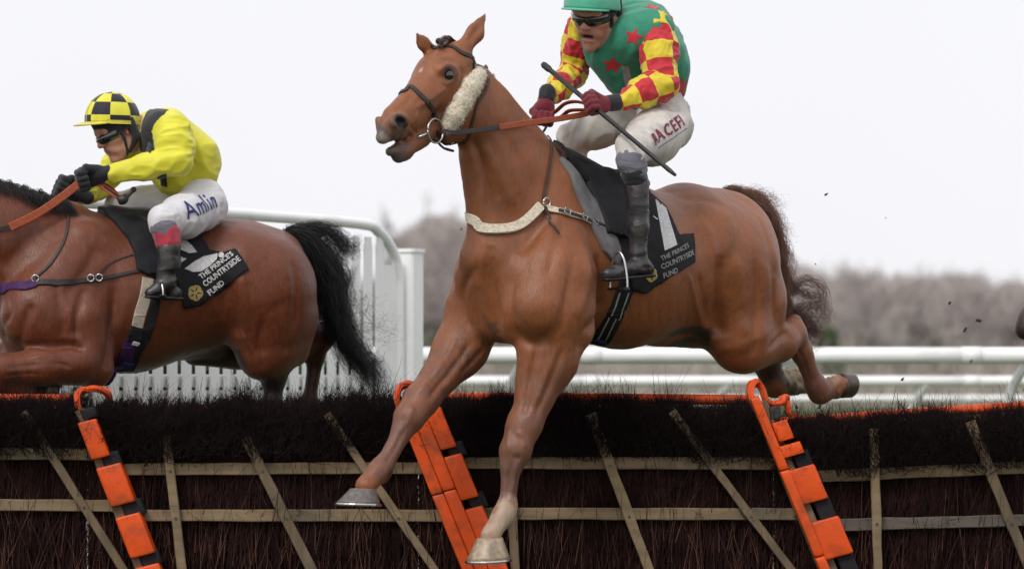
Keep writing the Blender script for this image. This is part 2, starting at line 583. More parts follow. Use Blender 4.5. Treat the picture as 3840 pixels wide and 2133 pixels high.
    g(Hh(1105, 225, .062), Hh(1060, 262, .042), 8, 5, .022)  # facial crest
    b.ball(Hh(1128, 189, .083), R(11), .008, sub=True)
    # nostrils
    g(Hh(1012, 300, .052), Hh(992, 308, .05), 19, 16, .015)
    g(Hh(1010, 309, .072), Hh(1002, 303, .070), 11, 9, .010, sub=True)
    g(Hh(952, 302, -.02), Hh(956, 322, -.01), 10, 9, .015)
    # mouth
    g(Hh(968, 369, .07), Hh(1052, 345, .07), 4, 3, .006, HN, .25, True)
    # ears
    def ear(base, mid, tip, rb, rm, nrm, k=.02):
        base, mid, tip = Vector(base), Vector(mid), Vector(tip)
        b.cap(base, mid, R(rb), R(rm), k, nrm, 1.5); b.cap(mid, tip, R(rm), R(3), .012, nrm, 1.8)
    e0, e1, e2 = Hh(1168, 118, .05), Hh(1196, 82, .06), Hh(1223, 32, .06)
    ear(e0, e1, e2, 20, 23, tuple(HA.F * .3 + HA.N))
    vdir = (Vector((0.25, -1, 0))).normalized()
    b.cap(e0.lerp(e1, .5) + vdir * .028, e1.lerp(e2, .6) + vdir * .024, R(9), R(6), .012, sub=True)
    f0, f1, f2 = Hh(1082, 128, -.05), Hh(1064, 108, -.055), Hh(1046, 82, -.06)
    ear(f0, f1, f2, 17, 17, tuple(HA.F * .3 + HA.N))
    b.cap(f0.lerp(f1, .7) + vdir * .024, f1.lerp(f2, .5) + vdir * .018, R(6), R(4), .01, sub=True)
    return b

co, q = chestnut_body().build()
co = relax(co, q, 2)
nr = normals(co, q)
co += nr * ((vnoise(co * 16, 5) - .5) * .004 + (vnoise(co * 38, 6) - .5) * .0018)[:, None]
_b = (.232, .076, .027)
_dk = (.15, .065, .04)
spots = [
    (A(1384, 930, .17), A(1296, 1160, .15), R(30), R(90), (.165, .066, .038)),
    (A(1130, 920, -.18), A(1000, 1100, -.17), R(30), R(90), (.165, .066, .040)),
    (A(1283, 1180, .15), A(1278, 1225, .15), R(20), R(60), (.155, .072, .050)),
    (A(985, 1130, -.17), A(955, 1186, -.17), R(20), R(60), (.155, .068, .048)),
    (A(1278, 1300, .15), A(1240, 1350, .15), R(30), R(66), (.40, .29, .21)),
    (A(975, 1185, -.15), A(978, 1200, -.14), R(8), R(20), (.06, .03, .02)),
    (A(2000, 850, .12), A(2066, 1000, .12), R(24), R(60), (.17, .07, .045)),
    (A(1930, 910, -.12), A(2000, 965, -.12), R(40), R(70), (.06, .035, .028)),
    (A(1968, 940, -.12), A(2006, 958, -.10), R(30), R(46), (.34, .26, .16)),
    (A(2095, 970, .12), A(2100, 985, .12), R(14), R(34), (.30, .19, .11)),
    (Hh(965, 345, .0), Hh(985, 330, .0), R(22), R(48), (.085, .062, .056)),
    (Hh(965, 355, .02), Hh(962, 350, .02), R(6), R(20), (.24, .19, .155)),
    (Hh(1005, 392, .0), Hh(990, 392, .0), R(14), R(38), (.10, .08, .075)),
    (Hh(1003, 303, .06), Hh(994, 305, .05), R(8), R(32), (.10, .06, .045)),
    (Hh(1008, 308, .055), Hh(1001, 304, .055), R(12), R(20), (.003, .002, .002)),
    (Hh(1128, 189, .08), Hh(1128, 189, .08), R(12), R(30), (.08, .045, .035)),
    (A(1262, 890, 0) + HA.F * .1, A(1258, 820, 0) + HA.F * .22, R(16), R(80), (.075, .034, .024)),  # shade of the chest between the forelegs, painted into the coat
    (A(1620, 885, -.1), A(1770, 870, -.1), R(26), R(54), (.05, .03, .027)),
    (Hh(1060, 152, 0) , Hh(1055, 175, 0), R(1), R(9), (.55, .42, .36)),
]
def skin(tr, x, y):
    r = tr.ray_cast(Vector((0, 0, ZC)), ray(x, y).normalized()); return r[0]
_t0 = bvh(co, q)
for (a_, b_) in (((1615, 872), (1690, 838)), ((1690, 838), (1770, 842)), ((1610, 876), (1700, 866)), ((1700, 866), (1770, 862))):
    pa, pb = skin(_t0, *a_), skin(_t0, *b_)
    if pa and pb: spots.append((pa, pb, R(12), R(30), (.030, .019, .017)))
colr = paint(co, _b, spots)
# broad tonal mottling of the coat
mt = vnoise(co * 5.5, 11) * .6 + vnoise(co * 17, 12) * .4
colr *= (0.80 + .40 * mt)[:, None]
def strokes(co, q, frame, fr_v, lines):
    """press furrows (positive) or raise veins and tendons (negative) along lines drawn on the skin"""
    tr = bvh(co, q); n = normals(co, q); out = co.copy()
    for pts, w, dep in lines:
        P = []
        for x, y in pts:
            d = ray(x, y).normalized(); r = tr.ray_cast(Vector((0, 0, ZC)), d)
            if r[0] is not None: P.append(r[0])
        if len(P) < 2: continue
        P = np.array([tuple(p) for p in catmull(P, 5)])
        lo, hi = P.min(0) - w * 3, P.max(0) + w * 3
        m = np.all((co > lo) & (co < hi), axis=1) & (n[:, 1] < .35)
        c = co[m]; best = np.full(len(c), 9.0); tt = np.zeros(len(c))
        for i in range(len(P) - 1):
            d_, t_ = segdist(c, P[i], P[i+1]); k_ = d_ < best
            best[k_] = d_[k_]; tt[k_] = (i + t_[k_]) / (len(P) - 1)
        fade = np.clip(np.minimum(tt, 1 - tt) * 5 + .15, 0, 1)
        out[m] -= n[m] * (dep * np.exp(-(best / w) ** 2) * fade)[:, None]
    return out
L1 = [([(1237, 615), (1231, 699), (1244, 781), (1262, 850)], .030, .022),
      ([(1290, 690), (1289, 798), (1312, 850), (1350, 862), (1390, 830)], .022, .015),
      ([(1390, 845), (1420, 780), (1436, 700), (1440, 640)], .022, .012),
      ([(1205, 670), (1165, 726), (1168, 790), (1190, 830)], .018, .012),
      ([(1495, 640), (1506, 700), (1500, 765), (1480, 830), (1460, 885)], .028, .028),
      ([(1460, 600), (1478, 660), (1470, 740), (1445, 800)], .03, -.010),
      ([(1395, 520), (1345, 590), (1300, 640)], .025, .012),
      ([(1420, 560), (1390, 640), (1380, 700)], .02, .007),
      ([(1185, 345), (1208, 394), (1226, 470), (1240, 560)], .018, .014),
      ([(1215, 360), (1250, 430), (1290, 520)], .022, -.006),
      ([(1240, 290), (1300, 390), (1350, 500)], .03, .007),
      ([(1774, 560), (1796, 620), (1795, 700), (1785, 760)], .022, -.010),
      ([(1815, 640), (1806, 720), (1802, 800), (1815, 850)], .036, .024),
      ([(1732, 690), (1750, 765), (1774, 830)], .012, -.007),
      ([(1755, 690), (1770, 760), (1788, 820)], .014, .006),
      ([(1850, 640), (1862, 740), (1872, 850)], .024, -.009),
      ([(1895, 650), (1905, 740), (1902, 830), (1895, 900)], .024, .014),
      ([(1930, 640), (1945, 730), (1945, 810)], .02, .007),
      ([(1900, 540), (1935, 620), (1950, 700)], .02, .006),
      ([(1700, 500), (1780, 505), (1850, 540)], .03, .005),
      ([(1930, 880), (1960, 850), (1985, 835)], .014, .008),
      ([(1985, 850), (2012, 885), (2040, 960)], .008, .006),
      ([(1355, 860), (1332, 960), (1318, 1045)], .014, .011),
      ([(1418, 870), (1385, 960), (1345, 1050)], .014, .009),
      ([(1385, 900), (1360, 980), (1330, 1060)], .012, -.005),
      ([(1285, 1160), (1279, 1215), (1273, 1262)], .006, .007),
      ([(1300, 1165), (1292, 1220), (1286, 1260)], .006, -.004),
      ([(1300, 1085), (1318, 1100), (1320, 1130)], .010, -.006),
      ([(1280, 1080), (1278, 1110), (1284, 1140)], .010, -.005),
      ([(1290, 1150), (1310, 1152)], .010, .006),
      ([(1185, 860), (1130, 940), (1075, 1005)], .013, .011),
      ([(1150, 850), (1100, 930), (1050, 990)], .012, -.006),
      ([(1215, 880), (1160, 940)], .012, .008),
      ([(1018, 1080), (995, 1125), (970, 1165)], .006, .007),
      ([(1040, 1020), (1030, 1050), (1018, 1075)], .010, -.006),
      ([(1185, 222), (1172, 280), (1148, 318), (1112, 330)], .010, .008),
      ([(1122, 222), (1080, 252), (1045, 272)], .009, -.006),
      ([(1100, 235), (1070, 262)], .008, .004),
      ([(1104, 188), (1112, 172), (1128, 166), (1144, 172), (1150, 190)], .006, -.007),
      ([(1108, 202), (1124, 212), (1142, 206)], .006, -.005),
      ([(1100, 165), (1122, 152), (1148, 158)], .010, .006),
      ([(1158, 170), (1166, 190), (1160, 205)], .012, .007),
      ([(1018, 290), (1026, 306), (1016, 322)], .006, -.006),
      ([(990, 290), (984, 306), (992, 320)], .006, -.005),
      ([(1030, 318), (1044, 330), (1050, 342)], .005, .005), ([(1018, 330), (1030, 340), (1034, 350)], .005, .005),
      ([(1062, 270), (1048, 296), (1052, 322)], .004, -.003), ([(1074, 276), (1070, 300), (1060, 318)], .003, -.0025),
      ([(1040, 235), (1020, 262), (990, 285)], .012, .004),
      ([(1398, 880), (1378, 940), (1350, 1010)], .003, -.003), ([(1620, 850), (1560, 800), (1540, 760)], .003, -.003),
      ([(1290, 640), (1310, 720), (1300, 790)], .003, -.0025), ([(1345, 640), (1330, 720), (1342, 800)], .003, -.0025)]
for i in range(7):
    L1.append(([(1590 + i * 26, 700), (1578 + i * 25, 760), (1582 + i * 24, 820)], .012, .002))
co = strokes(co, q, HA, 0, L1)
_d, _ = segdist(co, A(1966, 940, -.12), A(2010, 962, -.12))
co += normals(co, q) * (((vnoise(co * 45, 91) - .35) * .030 + (vnoise(co * 110, 92) - .5) * .012) * np.clip(1.6 - _d / R(34), 0, 1))[:, None]
_d, _ = segdist(co, A(2090, 968, .12), A(2110, 970, .12))
co += normals(co, q) * (((vnoise(co * 45, 93) - .4) * .022) * np.clip(1.6 - _d / R(32), 0, 1))[:, None]
horse_tree = bvh(co, q)
chest_loc = Vector((HA.o.x, HA.o.y, 0))
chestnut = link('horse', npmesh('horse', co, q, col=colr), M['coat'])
put(chestnut, 'bright chestnut horse with fleece cheekpieces stretching both forelegs down over the hurdle', 'horse', 'racehorses jumping the hurdle')

def hoof(parent, top, toe, heel, r, colors, name='hoof', shoe=True, side=None):
    """slanted horn between the coronet centre and the ground ring"""
    top, toe, heel = Vector(top), Vector(toe), Vector(heel)
    mid = (toe + heel) / 2; ln = (toe - heel); L_ = ln.length; ln.normalize()
    up = (top - mid); up = (up - ln * up.dot(ln) * .0).normalized()
    sd_ = ln.cross(up).normalized()
    upn = sd_.cross(ln).normalized()
    V = []; Fc = []; seg = 28; rows = 7; cols = []
    for i in range(rows):
        t = i / (rows - 1)
        cen = mid.lerp(top, t); rx = (L_ / 2) * (1 - t) + r * 1.02 * t; ry = (L_ / 2 * .9) * (1 - t) + r * t
        for j in range(seg):
            a = 2 * math.pi * j / seg
            V.append(cen + ln * math.cos(a) * rx + sd_ * math.sin(a) * ry)
            w = .5 + .5 * math.sin(j * 5.1 + 1) * .4
            ca, cb = colors
            cc = [ca[k_] * w + cb[k_] * (1 - w) for k_ in range(3)]
            cols.append([x * (.85 + .3 * ((i * 7 + j * 3) % 5) / 5) for x in cc])
    for i in range(rows - 1):
        for j in range(seg):
            k_ = (j + 1) % seg
            Fc.append((i*seg+j, i*seg+k_, (i+1)*seg+k_, (i+1)*seg+j))
    V.append(mid + upn * .012); V.append(top); cols += [colors[1], colors[0]]
    for j in range(seg):
        k_ = (j + 1) % seg
        Fc.append((len(V)-2, k_, j)); Fc.append((len(V)-1, (rows-1)*seg+j, (rows-1)*seg+k_))
    me = bpy.data.meshes.new(name); me.from_pydata([tuple(v) for v in V], [], Fc); me.update()
    me.polygons.foreach_set('use_smooth', [True] * len(me.polygons))
    a_ = me.attributes.new('Col', 'FLOAT_COLOR', 'POINT')
    a_.data.foreach_set('color', np.concatenate([np.array(cols), np.ones((len(cols), 1))], 1).astype(np.float32).ravel())
    o = child(name, me, M['hoof'], parent)
    if shoe:
        P = []
        for j in range(23):
            a = math.radians(-155 + j * 310 / 22)
            P.append(mid - upn * .005 + ln * math.cos(a) * L_ * .485 + sd_ * math.sin(a) * L_ * .435)
        ch = child('horseshoe', vf('horseshoe', ribbon(P, [upn] * len(P), .018, .010)), M['steel'], o)
    return o

hoof(chestnut, A(1232, 1352, .15), A(1187, 1411, .15), A(1270, 1402, .15), R(31), ((.50, .37, .24), (.16, .13, .11)))
hoof(chestnut, A(914, 1228, -.17), A(858, 1264, -.17), A(944, 1266, -.17), R(30), ((.10, .085, .085), (.16, .13, .12)))
hoof(chestnut, A(2112, 970, .12), A(2144, 940, .12), A(2138, 1000, .12), R(33), ((.10, .055, .03), (.02, .014, .01)), shoe=False)
hoof(chestnut, A(2010, 960, -.12), A(2036, 930, -.12), A(2030, 990, -.12), R(33), ((.05, .03, .02), (.16, .12, .07)), shoe=False)

def eyeball(parent, c, r, fwd):
    c = Vector(c)
    bm = bmesh.new(); bmesh.ops.create_uvsphere(bm, u_segments=20, v_segments=12, radius=r)
    bmesh.ops.translate(bm, vec=c, verts=bm.verts)
    me = bpy.data.meshes.new('eye'); bm.to_mesh(me); bm.free()
    me.polygons.foreach_set('use_smooth', [True] * len(me.polygons))
    return child('eye', me, M['eye'], parent)
eyeball(chestnut, Hh(1127, 190, .070), R(16), HEAD.N)
eyeball(chestnut, Hh(1058, 186, -.088), R(13), HEAD.N)

# ---------------------------------------------------------------- bay horse
HB = Frame((-1.453, 14.95, 0), 24)
B, RB = wrap(HB, mpp(14.8))
NB = tuple(HB.N)

def bay_body():
    b = Blob(0.0085)
    c = lambda p, q, ra, rb, k=.05, n=NB, sc=1.0, sub=False: b.cap(p, q, RB(ra), RB(rb), k, n, sc, sub)
    c(B(160, 765), B(330, 752), 172, 176, .06, NB, 1.15)
    c(B(330, 752), B(480, 728), 176, 160, .08, NB, 1.12)
    c(B(480, 722), B(610, 696), 150, 128, .08, NB, 1.08)
    c(B(170, 585), B(330, 610), 60, 62, .10, NB, 1.3)
    c(B(600, 690, .10), B(665, 705, .12), 124, 120, .08)
    c(B(600, 690, -.10), B(665, 705, -.12), 120, 118, .08)
    c(B(560, 635), B(690, 650), 74, 66, .09)
    c(B(680, 745, .10), B(690, 790, .11), 112, 104, .08)
    c(B(680, 745, -.10), B(690, 790, -.10), 108, 98, .08)
    c(B(655, 760, .17), B(672, 875, .17), 112, 78, .08, NB, 1.3)
    c(B(740, 800, .08), B(735, 880, .10), 56, 44, .07)
    c(B(620, 850, .13), B(650, 905, .14), 30, 42, .06)
    # near hind, nearly upright behind the birch
    c(B(690, 890, .13), B(690, 950, .12), 56, 28, .05)
    c(B(690, 950, .12), B(684, 1010, .12), 28, 22, .03)
    c(B(684, 1010, .12), B(680, 1120, .12), 22, 18, .03)
    c(B(680, 1125, .12), B(668, 1155, .12), 23, 24, .03)
    # far hind with its hock out behind
    c(B(735, 860, -.12), B(812, 842, -.12), 64, 30, .05)
    c(B(818, 826, -.12), B(812, 850, -.12), 15, 24, .03)
    c(B(812, 850, -.12), B(794, 900, -.12), 26, 21, .03)
    c(B(794, 900, -.12), B(778, 1010, -.12), 20, 17, .03)
    c(B(778, 1010, -.12), B(760, 1050, -.12), 22, 22, .03)
    c(B(470, 872, -.03), B(540, 872, -.03), 24, 28, .06)     # sheath
    c(B(490, 885, -.08), B(600, 880, -.10), 34, 52, .02)
    # shoulder and chest
    c(B(210, 620, .13), B(110, 790, .19), 70, 98, .09, NB, 1.3)
    c(B(210, 620, -.13), B(110, 790, -.19), 70, 98, .09, NB, 1.3)
    c(B(110, 790, .17), B(190, 880, .2), 96, 74, .06, NB, 1.15)
    c(B(110, 790, -.17), B(190, 880, -.2), 92, 70, .06)
    c(B(205, 800, .21), B(235, 925, .20), 66, 52, .05)
    c(B(90, 800, 0), B(100, 870, 0), 90, 76, .06)
    # forelegs folded under
    c(B(192, 912, .25), B(105, 922, .27), 56, 46, .03)
    c(B(105, 922, .27), B(0, 930, .27), 46, 37, .03)
    c(B(0, 930, .27), B(-22, 936, .27), 39, 37, .03)
    c(B(-16, 960, .27), B(70, 992, .25), 25, 21, .03)
    c(B(70, 998, .20), B(84, 1000, .20), 26, 25, .03)
    c(B(84, 1000, .20), B(115, 985, .20), 23, 25, .03)
    c(B(150, 905, -.20), B(20, 905, -.2), 58, 44, .05)
    c(B(20, 905, -.20), B(-90, 930, -.2), 42, 34, .04)
    c(B(-90, 930, -.20), B(-40, 1010, -.2), 30, 22, .04)
    c(B(-40, 1010, -.20), B(0, 1020, -.2), 24, 24, .04)
    # neck and head, out of the frame
    c(B(110, 680), B(-10, 600), 152, 122, .07, NB, 1.5)
    c(B(-10, 600), B(-130, 520), 122, 92, .07, NB, 1.5)
    c(B(180, 545), B(-20, 490), 32, 26, .07, NB, 1.2)
    c(B(-130, 500), B(-200, 460), 84, 62, .07, NB, 1.5)
    c(B(-215, 455), B(-245, 490), 58, 60, .05, NB, 1.15)
    c(B(-245, 490), B(-330, 600), 52, 32, .05, NB, 1.15)
    c(B(-215, 520), B(-225, 540), 54, 46, .04, NB, 1.2)
    c(B(-235, 560), B(-310, 620), 34, 24, .04, NB, 1.1)
    c(B(-330, 600), B(-345, 618), 32, 26, .03)
    c(B(-195, 405, .05), B(-205, 360, .06), 16, 4, .02)
    c(B(-195, 405, -.05), B(-205, 360, -.06), 16, 4, .02)
    return b

co, q = bay_body().build()
co = relax(co, q, 2)
nr = normals(co, q)
co += nr * ((vnoise(co * 16, 25) - .5) * .004 + (vnoise(co * 38, 26) - .5) * .0018)[:, None]
spots = [
    (B(684, 985, .12), B(680, 1130, .12), RB(30), RB(90), (.014, .009, .008)),
    (B(800, 900, -.12), B(775, 1040, -.12), RB(20), RB(70), (.045, .016, .010)),
    (B(10, 940, .20), B(-30, 945, .20), RB(30), RB(90), (.03, .018, .016)),
    (B(-10, 965, .20), B(110, 990, .20), RB(24), RB(50), (.012, .008, .008)),
    (B(-60, 925, -.20), B(-10, 1010, -.20), RB(40), RB(80), (.014, .009, .008)),
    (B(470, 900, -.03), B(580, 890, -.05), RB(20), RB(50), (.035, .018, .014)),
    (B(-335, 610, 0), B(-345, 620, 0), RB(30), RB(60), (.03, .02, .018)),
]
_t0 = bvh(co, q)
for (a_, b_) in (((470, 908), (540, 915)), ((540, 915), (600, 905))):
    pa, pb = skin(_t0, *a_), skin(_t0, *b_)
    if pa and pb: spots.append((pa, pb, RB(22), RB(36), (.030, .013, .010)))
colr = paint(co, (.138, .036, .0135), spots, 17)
mt = vnoise(co * 5.5, 31) * .6 + vnoise(co * 17, 32) * .4
colr *= (0.84 + .32 * mt)[:, None]
L2 = [([(60, 868), (120, 872), (180, 868), (215, 880)], .016, .020),
      ([(290, 700), (288, 780), (278, 860), (262, 930)], .026, .020),
      ([(215, 720), (195, 790), (190, 850)], .022, .014),
      ([(140, 700), (150, 770), (160, 850)], .02, .010),
      ([(175, 770), (178, 820), (182, 865)], .012, -.008),
      ([(80, 760), (60, 820), (50, 870)], .02, .012), ([(30, 740), (20, 800), (10, 850)], .016, .010),
      ([(20, 925), (80, 918), (150, 915), (180, 925)], .006, .006), ([(10, 945), (80, 940), (150, 940)], .005, .005), ([(20, 905), (90, 898), (150, 895)], .006, -.005),
      ([(245, 620), (215, 680), (150, 760)], .03, .010), ([(120, 560), (60, 620), (0, 680)], .03, .008),
      ([(560, 700), (580, 780), (600, 850)], .034, .020), ([(610, 690), (612, 760), (620, 840)], .02, -.008), ([(660, 800), (655, 870), (665, 930)], .02, .009),
      ([(730, 650), (745, 740), (740, 830)], .02, .009), ([(520, 690), (535, 760), (560, 820)], .014, -.006),
      ([(600, 830), (616, 856), (636, 890)], .008, -.006),
      ([(300, 760), (420, 820), (520, 850)], .004, -.003), ([(660, 640), (700, 700), (715, 780)], .02, .006)]
for i in range(8): L2.append(([(330 + i * 26, 760), (322 + i * 25, 820), (326 + i * 24, 880)], .012, .002))
co = strokes(co, q, HB, 0, L2)
bay_tree = bvh(co, q)
M['baycoat'] = mat('bay_coat', (1, 1, 1), .42, .42, 70, .2, .0022, 150, attr=True, stretch=(1, 1, .18), sheen=.06, detail=9)
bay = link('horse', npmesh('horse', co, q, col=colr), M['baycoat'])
put(bay, 'dark bay horse with black tail, ridden by the jockey in yellow at the left edge', 'horse', 'racehorses jumping the hurdle')
dkh = ((.03, .025, .022), (.05, .04, .03))
hoof(bay, B(112, 985, .25), B(146, 966, .25), B(140, 1010, .25), RB(27), dkh)
hoof(bay, B(4, 1018, -.20), B(40, 1006, -.20), B(30, 1046, -.20), RB(27), dkh)
hoof(bay, B(664, 1160, .12), B(640, 1196, .12), B(690, 1192, .12), RB(27), dkh)
hoof(bay, B(756, 1056, -.12), B(735, 1092, -.12), B(786, 1090, -.12), RB(25), dkh)
eyeball(bay, B(-238, 480, .085), RB(13), HB.N)
eyeball(bay, B(-238, 480, -.085), RB(13), HB.N)

# ---------------------------------------------------------------- hair
def hair_mat(name, c, rough=.45):
    return mat(name, c, rough, .5, 30, .35, 0, 60, stretch=(1, 1, .2))
M['blackhair'] = hair_mat('black_hair', (.010, .009, .010))
M['redhair'] = hair_mat('chestnut_hair', (.19, .085, .050))
M['darkred'] = hair_mat('dark_chestnut_hair', (.11, .052, .038))

def lock(rng, guide, widths, n, rad, frizz=.006, spread=None, lenvar=.35, steps=16, startvar=.15):
    """n strands that follow a guide curve, scattered by widths around it"""
    G = np.array([tuple(p) for p in catmull(guide, 6)])
    W = np.interp(np.linspace(0, 1, len(G)), np.linspace(0, 1, len(widths)), widths)
    L = 1 - rng.random(n) ** 2 * lenvar
    S0 = rng.random(n) * startvar
    t = S0[:, None] + (L - S0)[:, None] * np.linspace(0, 1, steps)[None]
    x = t * (len(G) - 1); i = np.clip(x.astype(int), 0, len(G) - 2); f = (x - i)[..., None]
    P = G[i] * (1 - f) + G[i+1] * f
    w = W[i] * (1 - f[..., 0]) + W[i+1] * f[..., 0]
    o = rng.normal(size=(n, 3)); o /= np.linalg.norm(o, axis=1, keepdims=True)
    o *= rng.random((n, 1)) ** .5
    ph = rng.random((n, 3)) * 6.28; fr = rng.uniform(1.2, 4, (n, 1))
    wob = np.sin(t[..., None] * fr[:, None] * 6.28 + ph[:, None]) * frizz * (t[..., None] * 1.5 + .1)
    P = P + o[:, None] * w[..., None] + wob
    rr = rad * np.linspace(1, .25, steps)[None] * rng.uniform(.6, 1.3, (n, 1))
    return P, rr

def hair(name, parent, mt_, locks, kind=None):
    V = []; Q = []; o = 0
    for P, r in locks:
        v, q_ = strands(P, r); V.append(v); Q.append(q_ + o); o += len(v)
    me = npmesh(name, np.concatenate(V), np.concatenate(Q))
    return child(name, me, mt_, parent)

rng = np.random.default_rng(5)
# black tail: carried out, then streaming down to the right
dock = B(735, 600, 0)
tl = [lock(rng, [B(715, 588, 0), B(770, 612), B(815, 690), B(838, 780), B(880, 880), B(948, 970)], [.02, .065, .08, .065, .06, .035], 1000, .0011, .022),
      lock(rng, [B(718, 582, 0), B(775, 600), B(830, 680), B(850, 740), B(858, 810), B(905, 920)], [.02, .06, .08, .07, .06, .05], 450, .0011, .03),
      lock(rng, [B(725, 582), B(790, 575), B(838, 590), B(868, 630), B(880, 610)], [.02, .035, .045, .05, .04], 300, .0010, .02),
      lock(rng, [B(740, 590), B(810, 640), B(850, 690), B(868, 720), B(890, 672)], [.02, .05, .03, .02, .012], 120, .0010, .01),
      lock(rng, [B(740, 590), B(800, 690), B(800, 760), B(790, 800), B(785, 815)], [.02, .05, .04, .035, .03], 160, .0009, .03),
      lock(rng, [B(740, 600), B(840, 760), B(880, 810), B(930, 835), B(1005, 842)], [.02, .05, .04, .03, .03], 34, .0010, .03, lenvar=.6),
      lock(rng, [B(740, 600), B(840, 720), B(900, 760), B(950, 800), B(960, 860)], [.02, .05, .05, .05, .05], 30, .0008, .05, lenvar=.6),
      lock(rng, [B(800, 760), B(870, 860), B(915, 900), B(940, 930), B(950, 975)], [.04, .05, .05, .05, .05], 160, .0009, .03)]
hair('tail', bay, M['blackhair'], tl)
# black mane lying along the crest
ml = []
for i in range(16):
    x = -150 + i * 20
    y = 418 + max(0, (x + 150)) * .31 + (3 if i % 2 else 0)
    ml.append(lock(rng, [B(x, y + 10, 0), B(x + 10, y - 6, .03), B(x + 30, y + 16, .075), B(x + 46, y + 46, .10)], [.012, .02, .025, .025], 90, .0011, .006))
hair('mane', bay, M['blackhair'], ml)
# chestnut tail
tl = [lock(rng, [A(1868, 508, 0), A(1912, 520), A(1948, 575), A(1968, 660), A(1974, 740), A(1966, 815)], [.03, .045, .04, .03, .03, .02], 420, .0010, .016, lenvar=.8),
      lock(rng, [A(1820, 476, 0), A(1850, 474), A(1880, 484), A(1910, 482)], [.010, .016, .022, .030], 130, .0008, .012),
      lock(rng, [A(1850, 490, 0), A(1890, 492), A(1925, 500), A(1960, 520)], [.012, .025, .035, .05], 200, .0008, .016, lenvar=.7),
      lock(rng, [A(1870, 500, 0), A(1915, 515), A(1950, 548), A(1985, 600)], [.012, .022, .03, .035], 170, .0008, .014, lenvar=.7),
      lock(rng, [A(1900, 520, 0), A(1945, 570), A(1972, 620), A(1998, 690)], [.012, .022, .026, .028], 90, .0008, .014, lenvar=.7)]
tl2 = [lock(rng, [A(1962, 640), A(1972, 740), A(1986, 780), A(2020, 792), A(2050, 830), A(2058, 862)], [.025, .03, .03, .03, .035, .03], 120, .0010, .02),
       lock(rng, [A(1968, 690), A(1985, 735), A(2020, 705), A(2058, 716), A(2080, 760), A(2084, 812)], [.018, .022, .018, .02, .02, .02], 60, .0009, .016),
       lock(rng, [A(1968, 660), A(1995, 725), A(2035, 740), A(2066, 772), A(2064, 840)], [.02, .025, .03, .03, .025], 70, .0009, .02),
       lock(rng, [A(1965, 740), A(1985, 790), A(2015, 775), A(2050, 770), A(2078, 800)], [.02, .03, .03, .03, .03], 70, .0009, .02),
       lock(rng, [A(1960, 740), A(1990, 800), A(2025, 815), A(2048, 835), A(2050, 870)], [.025, .03, .03, .03, .02], 110, .0010, .02),
       lock(rng, [A(1955, 590), A(1985, 640), A(1990, 700), A(2000, 740)], [.02, .03, .02, .03], 36, .0007, .02)]
tail = hair('tail', chestnut, M['redhair'], tl)
hair('tail_end', tail, M['darkred'], tl2)
ml = []
for i in range(12):
    f = i / 11
    x = 1215 + f * 175; y = 172 + f * 240
    ml.append(lock(rng, [A(x, y + 8, 0), A(x + 7, y - 3, -.02), A(x + 4, y + 14, -.07), A(x + 2, y + 36, -.10)], [.010, .010, .016, .02], 60, .0009, .003))
ml.append(lock(rng, [Hh(1150, 118, 0), Hh(1128, 98, .01), Hh(1110, 106, .02), Hh(1104, 122, .02)], [.012, .014, .016, .010], 120, .0008, .004))
ml.append(lock(rng, [A(1360, 375, .0), A(1390, 370, .03), A(1410, 395, .05), A(1412, 430, .07)], [.012, .016, .02, .02], 160, .0010, .006))
hair('mane', chestnut, M['darkred'], ml)

# ================================================================== TACK
CAMV = Vector((0, 0, ZC))
def hit(tree, px, py, fr=None, v=None, lift=0.0):
    """point and normal of the surface of the animal nearest to a place given in its own frame"""
    d = ray(px, py).normalized()
    r = tree.ray_cast(CAMV, d)
    if r[0] is None:
        p = fr.at(px, py, v or 0)
        r = tree.find_nearest(p)
    return r[0] + r[1] * lift, r[1]

def drape(tree, pts, n=8, lift=.004):
    """lay a strap over the surface through 3d way points"""
    P = catmull(pts, n); out = []; nn = []
    for p in P:
        c, nrm, _, _ = tree.find_nearest(p)
        out.append(c + nrm * lift); nn.append(nrm)
    for _ in range(2):
        out = [out[0]] + [(out[i-1] + out[i] * 2 + out[i+1]) / 4 for i in range(1, len(out)-1)] + [out[-1]]
    return out, nn

def strap(name, parent, mt_, tree, pts, w, th=.004, n=8, lift=.004, w2=None):
    P, nn = drape(tree, pts, n, lift)
    me = vf(name, ribbon(P, nn, w, th, w2), smooth=False)
    o = child(name, me, mt_, parent)
    return o

def S(tree, fr):
    def f(px, py, v=None):
        if v is None:
            return hit(tree, px, py, fr)[0]
        return fr.at(px, py, v)
    return f
SH = S(horse_tree, HEAD); SA = S(horse_tree, HA); SB = S(bay_tree, HB)

# ---------------------------------------------- bridle of the chestnut
bloc = tuple(HEAD.at(1090, 300, 0))
bridle = empty('bridle', bloc, 'dark leather bridle with thick cream fleece cheekpiece on the chestnut horse', 'bridle')
T = horse_tree
strap('browband', bridle, M['strap'], T, [SH(1066, 134, -.08), SH(1085, 118), SH(1105, 112), SH(1135, 118), SH(1165, 136), SH(1192, 158)], .017, .005)
strap('headpiece', bridle, M['strap'], T, [SH(1192, 158), HEAD.at(1200, 140, .04), HEAD.at(1190, 128, 0), HEAD.at(1150, 118, -.06)], .024, .005)
strap('cheekpiece', bridle, M['strap'], T, [SH(1190, 156), SH(1188, 186), SH(1166, 226), SH(1140, 268), SH(1112, 300)], .014, .005)
strap('noseband', bridle, M['strap'], T, [HEAD.at(1006, 236, -.05), SH(1014, 222), SH(1030, 219), SH(1052, 234), SH(1078, 262), SH(1092, 290), SH(1098, 305)], .019, .006)
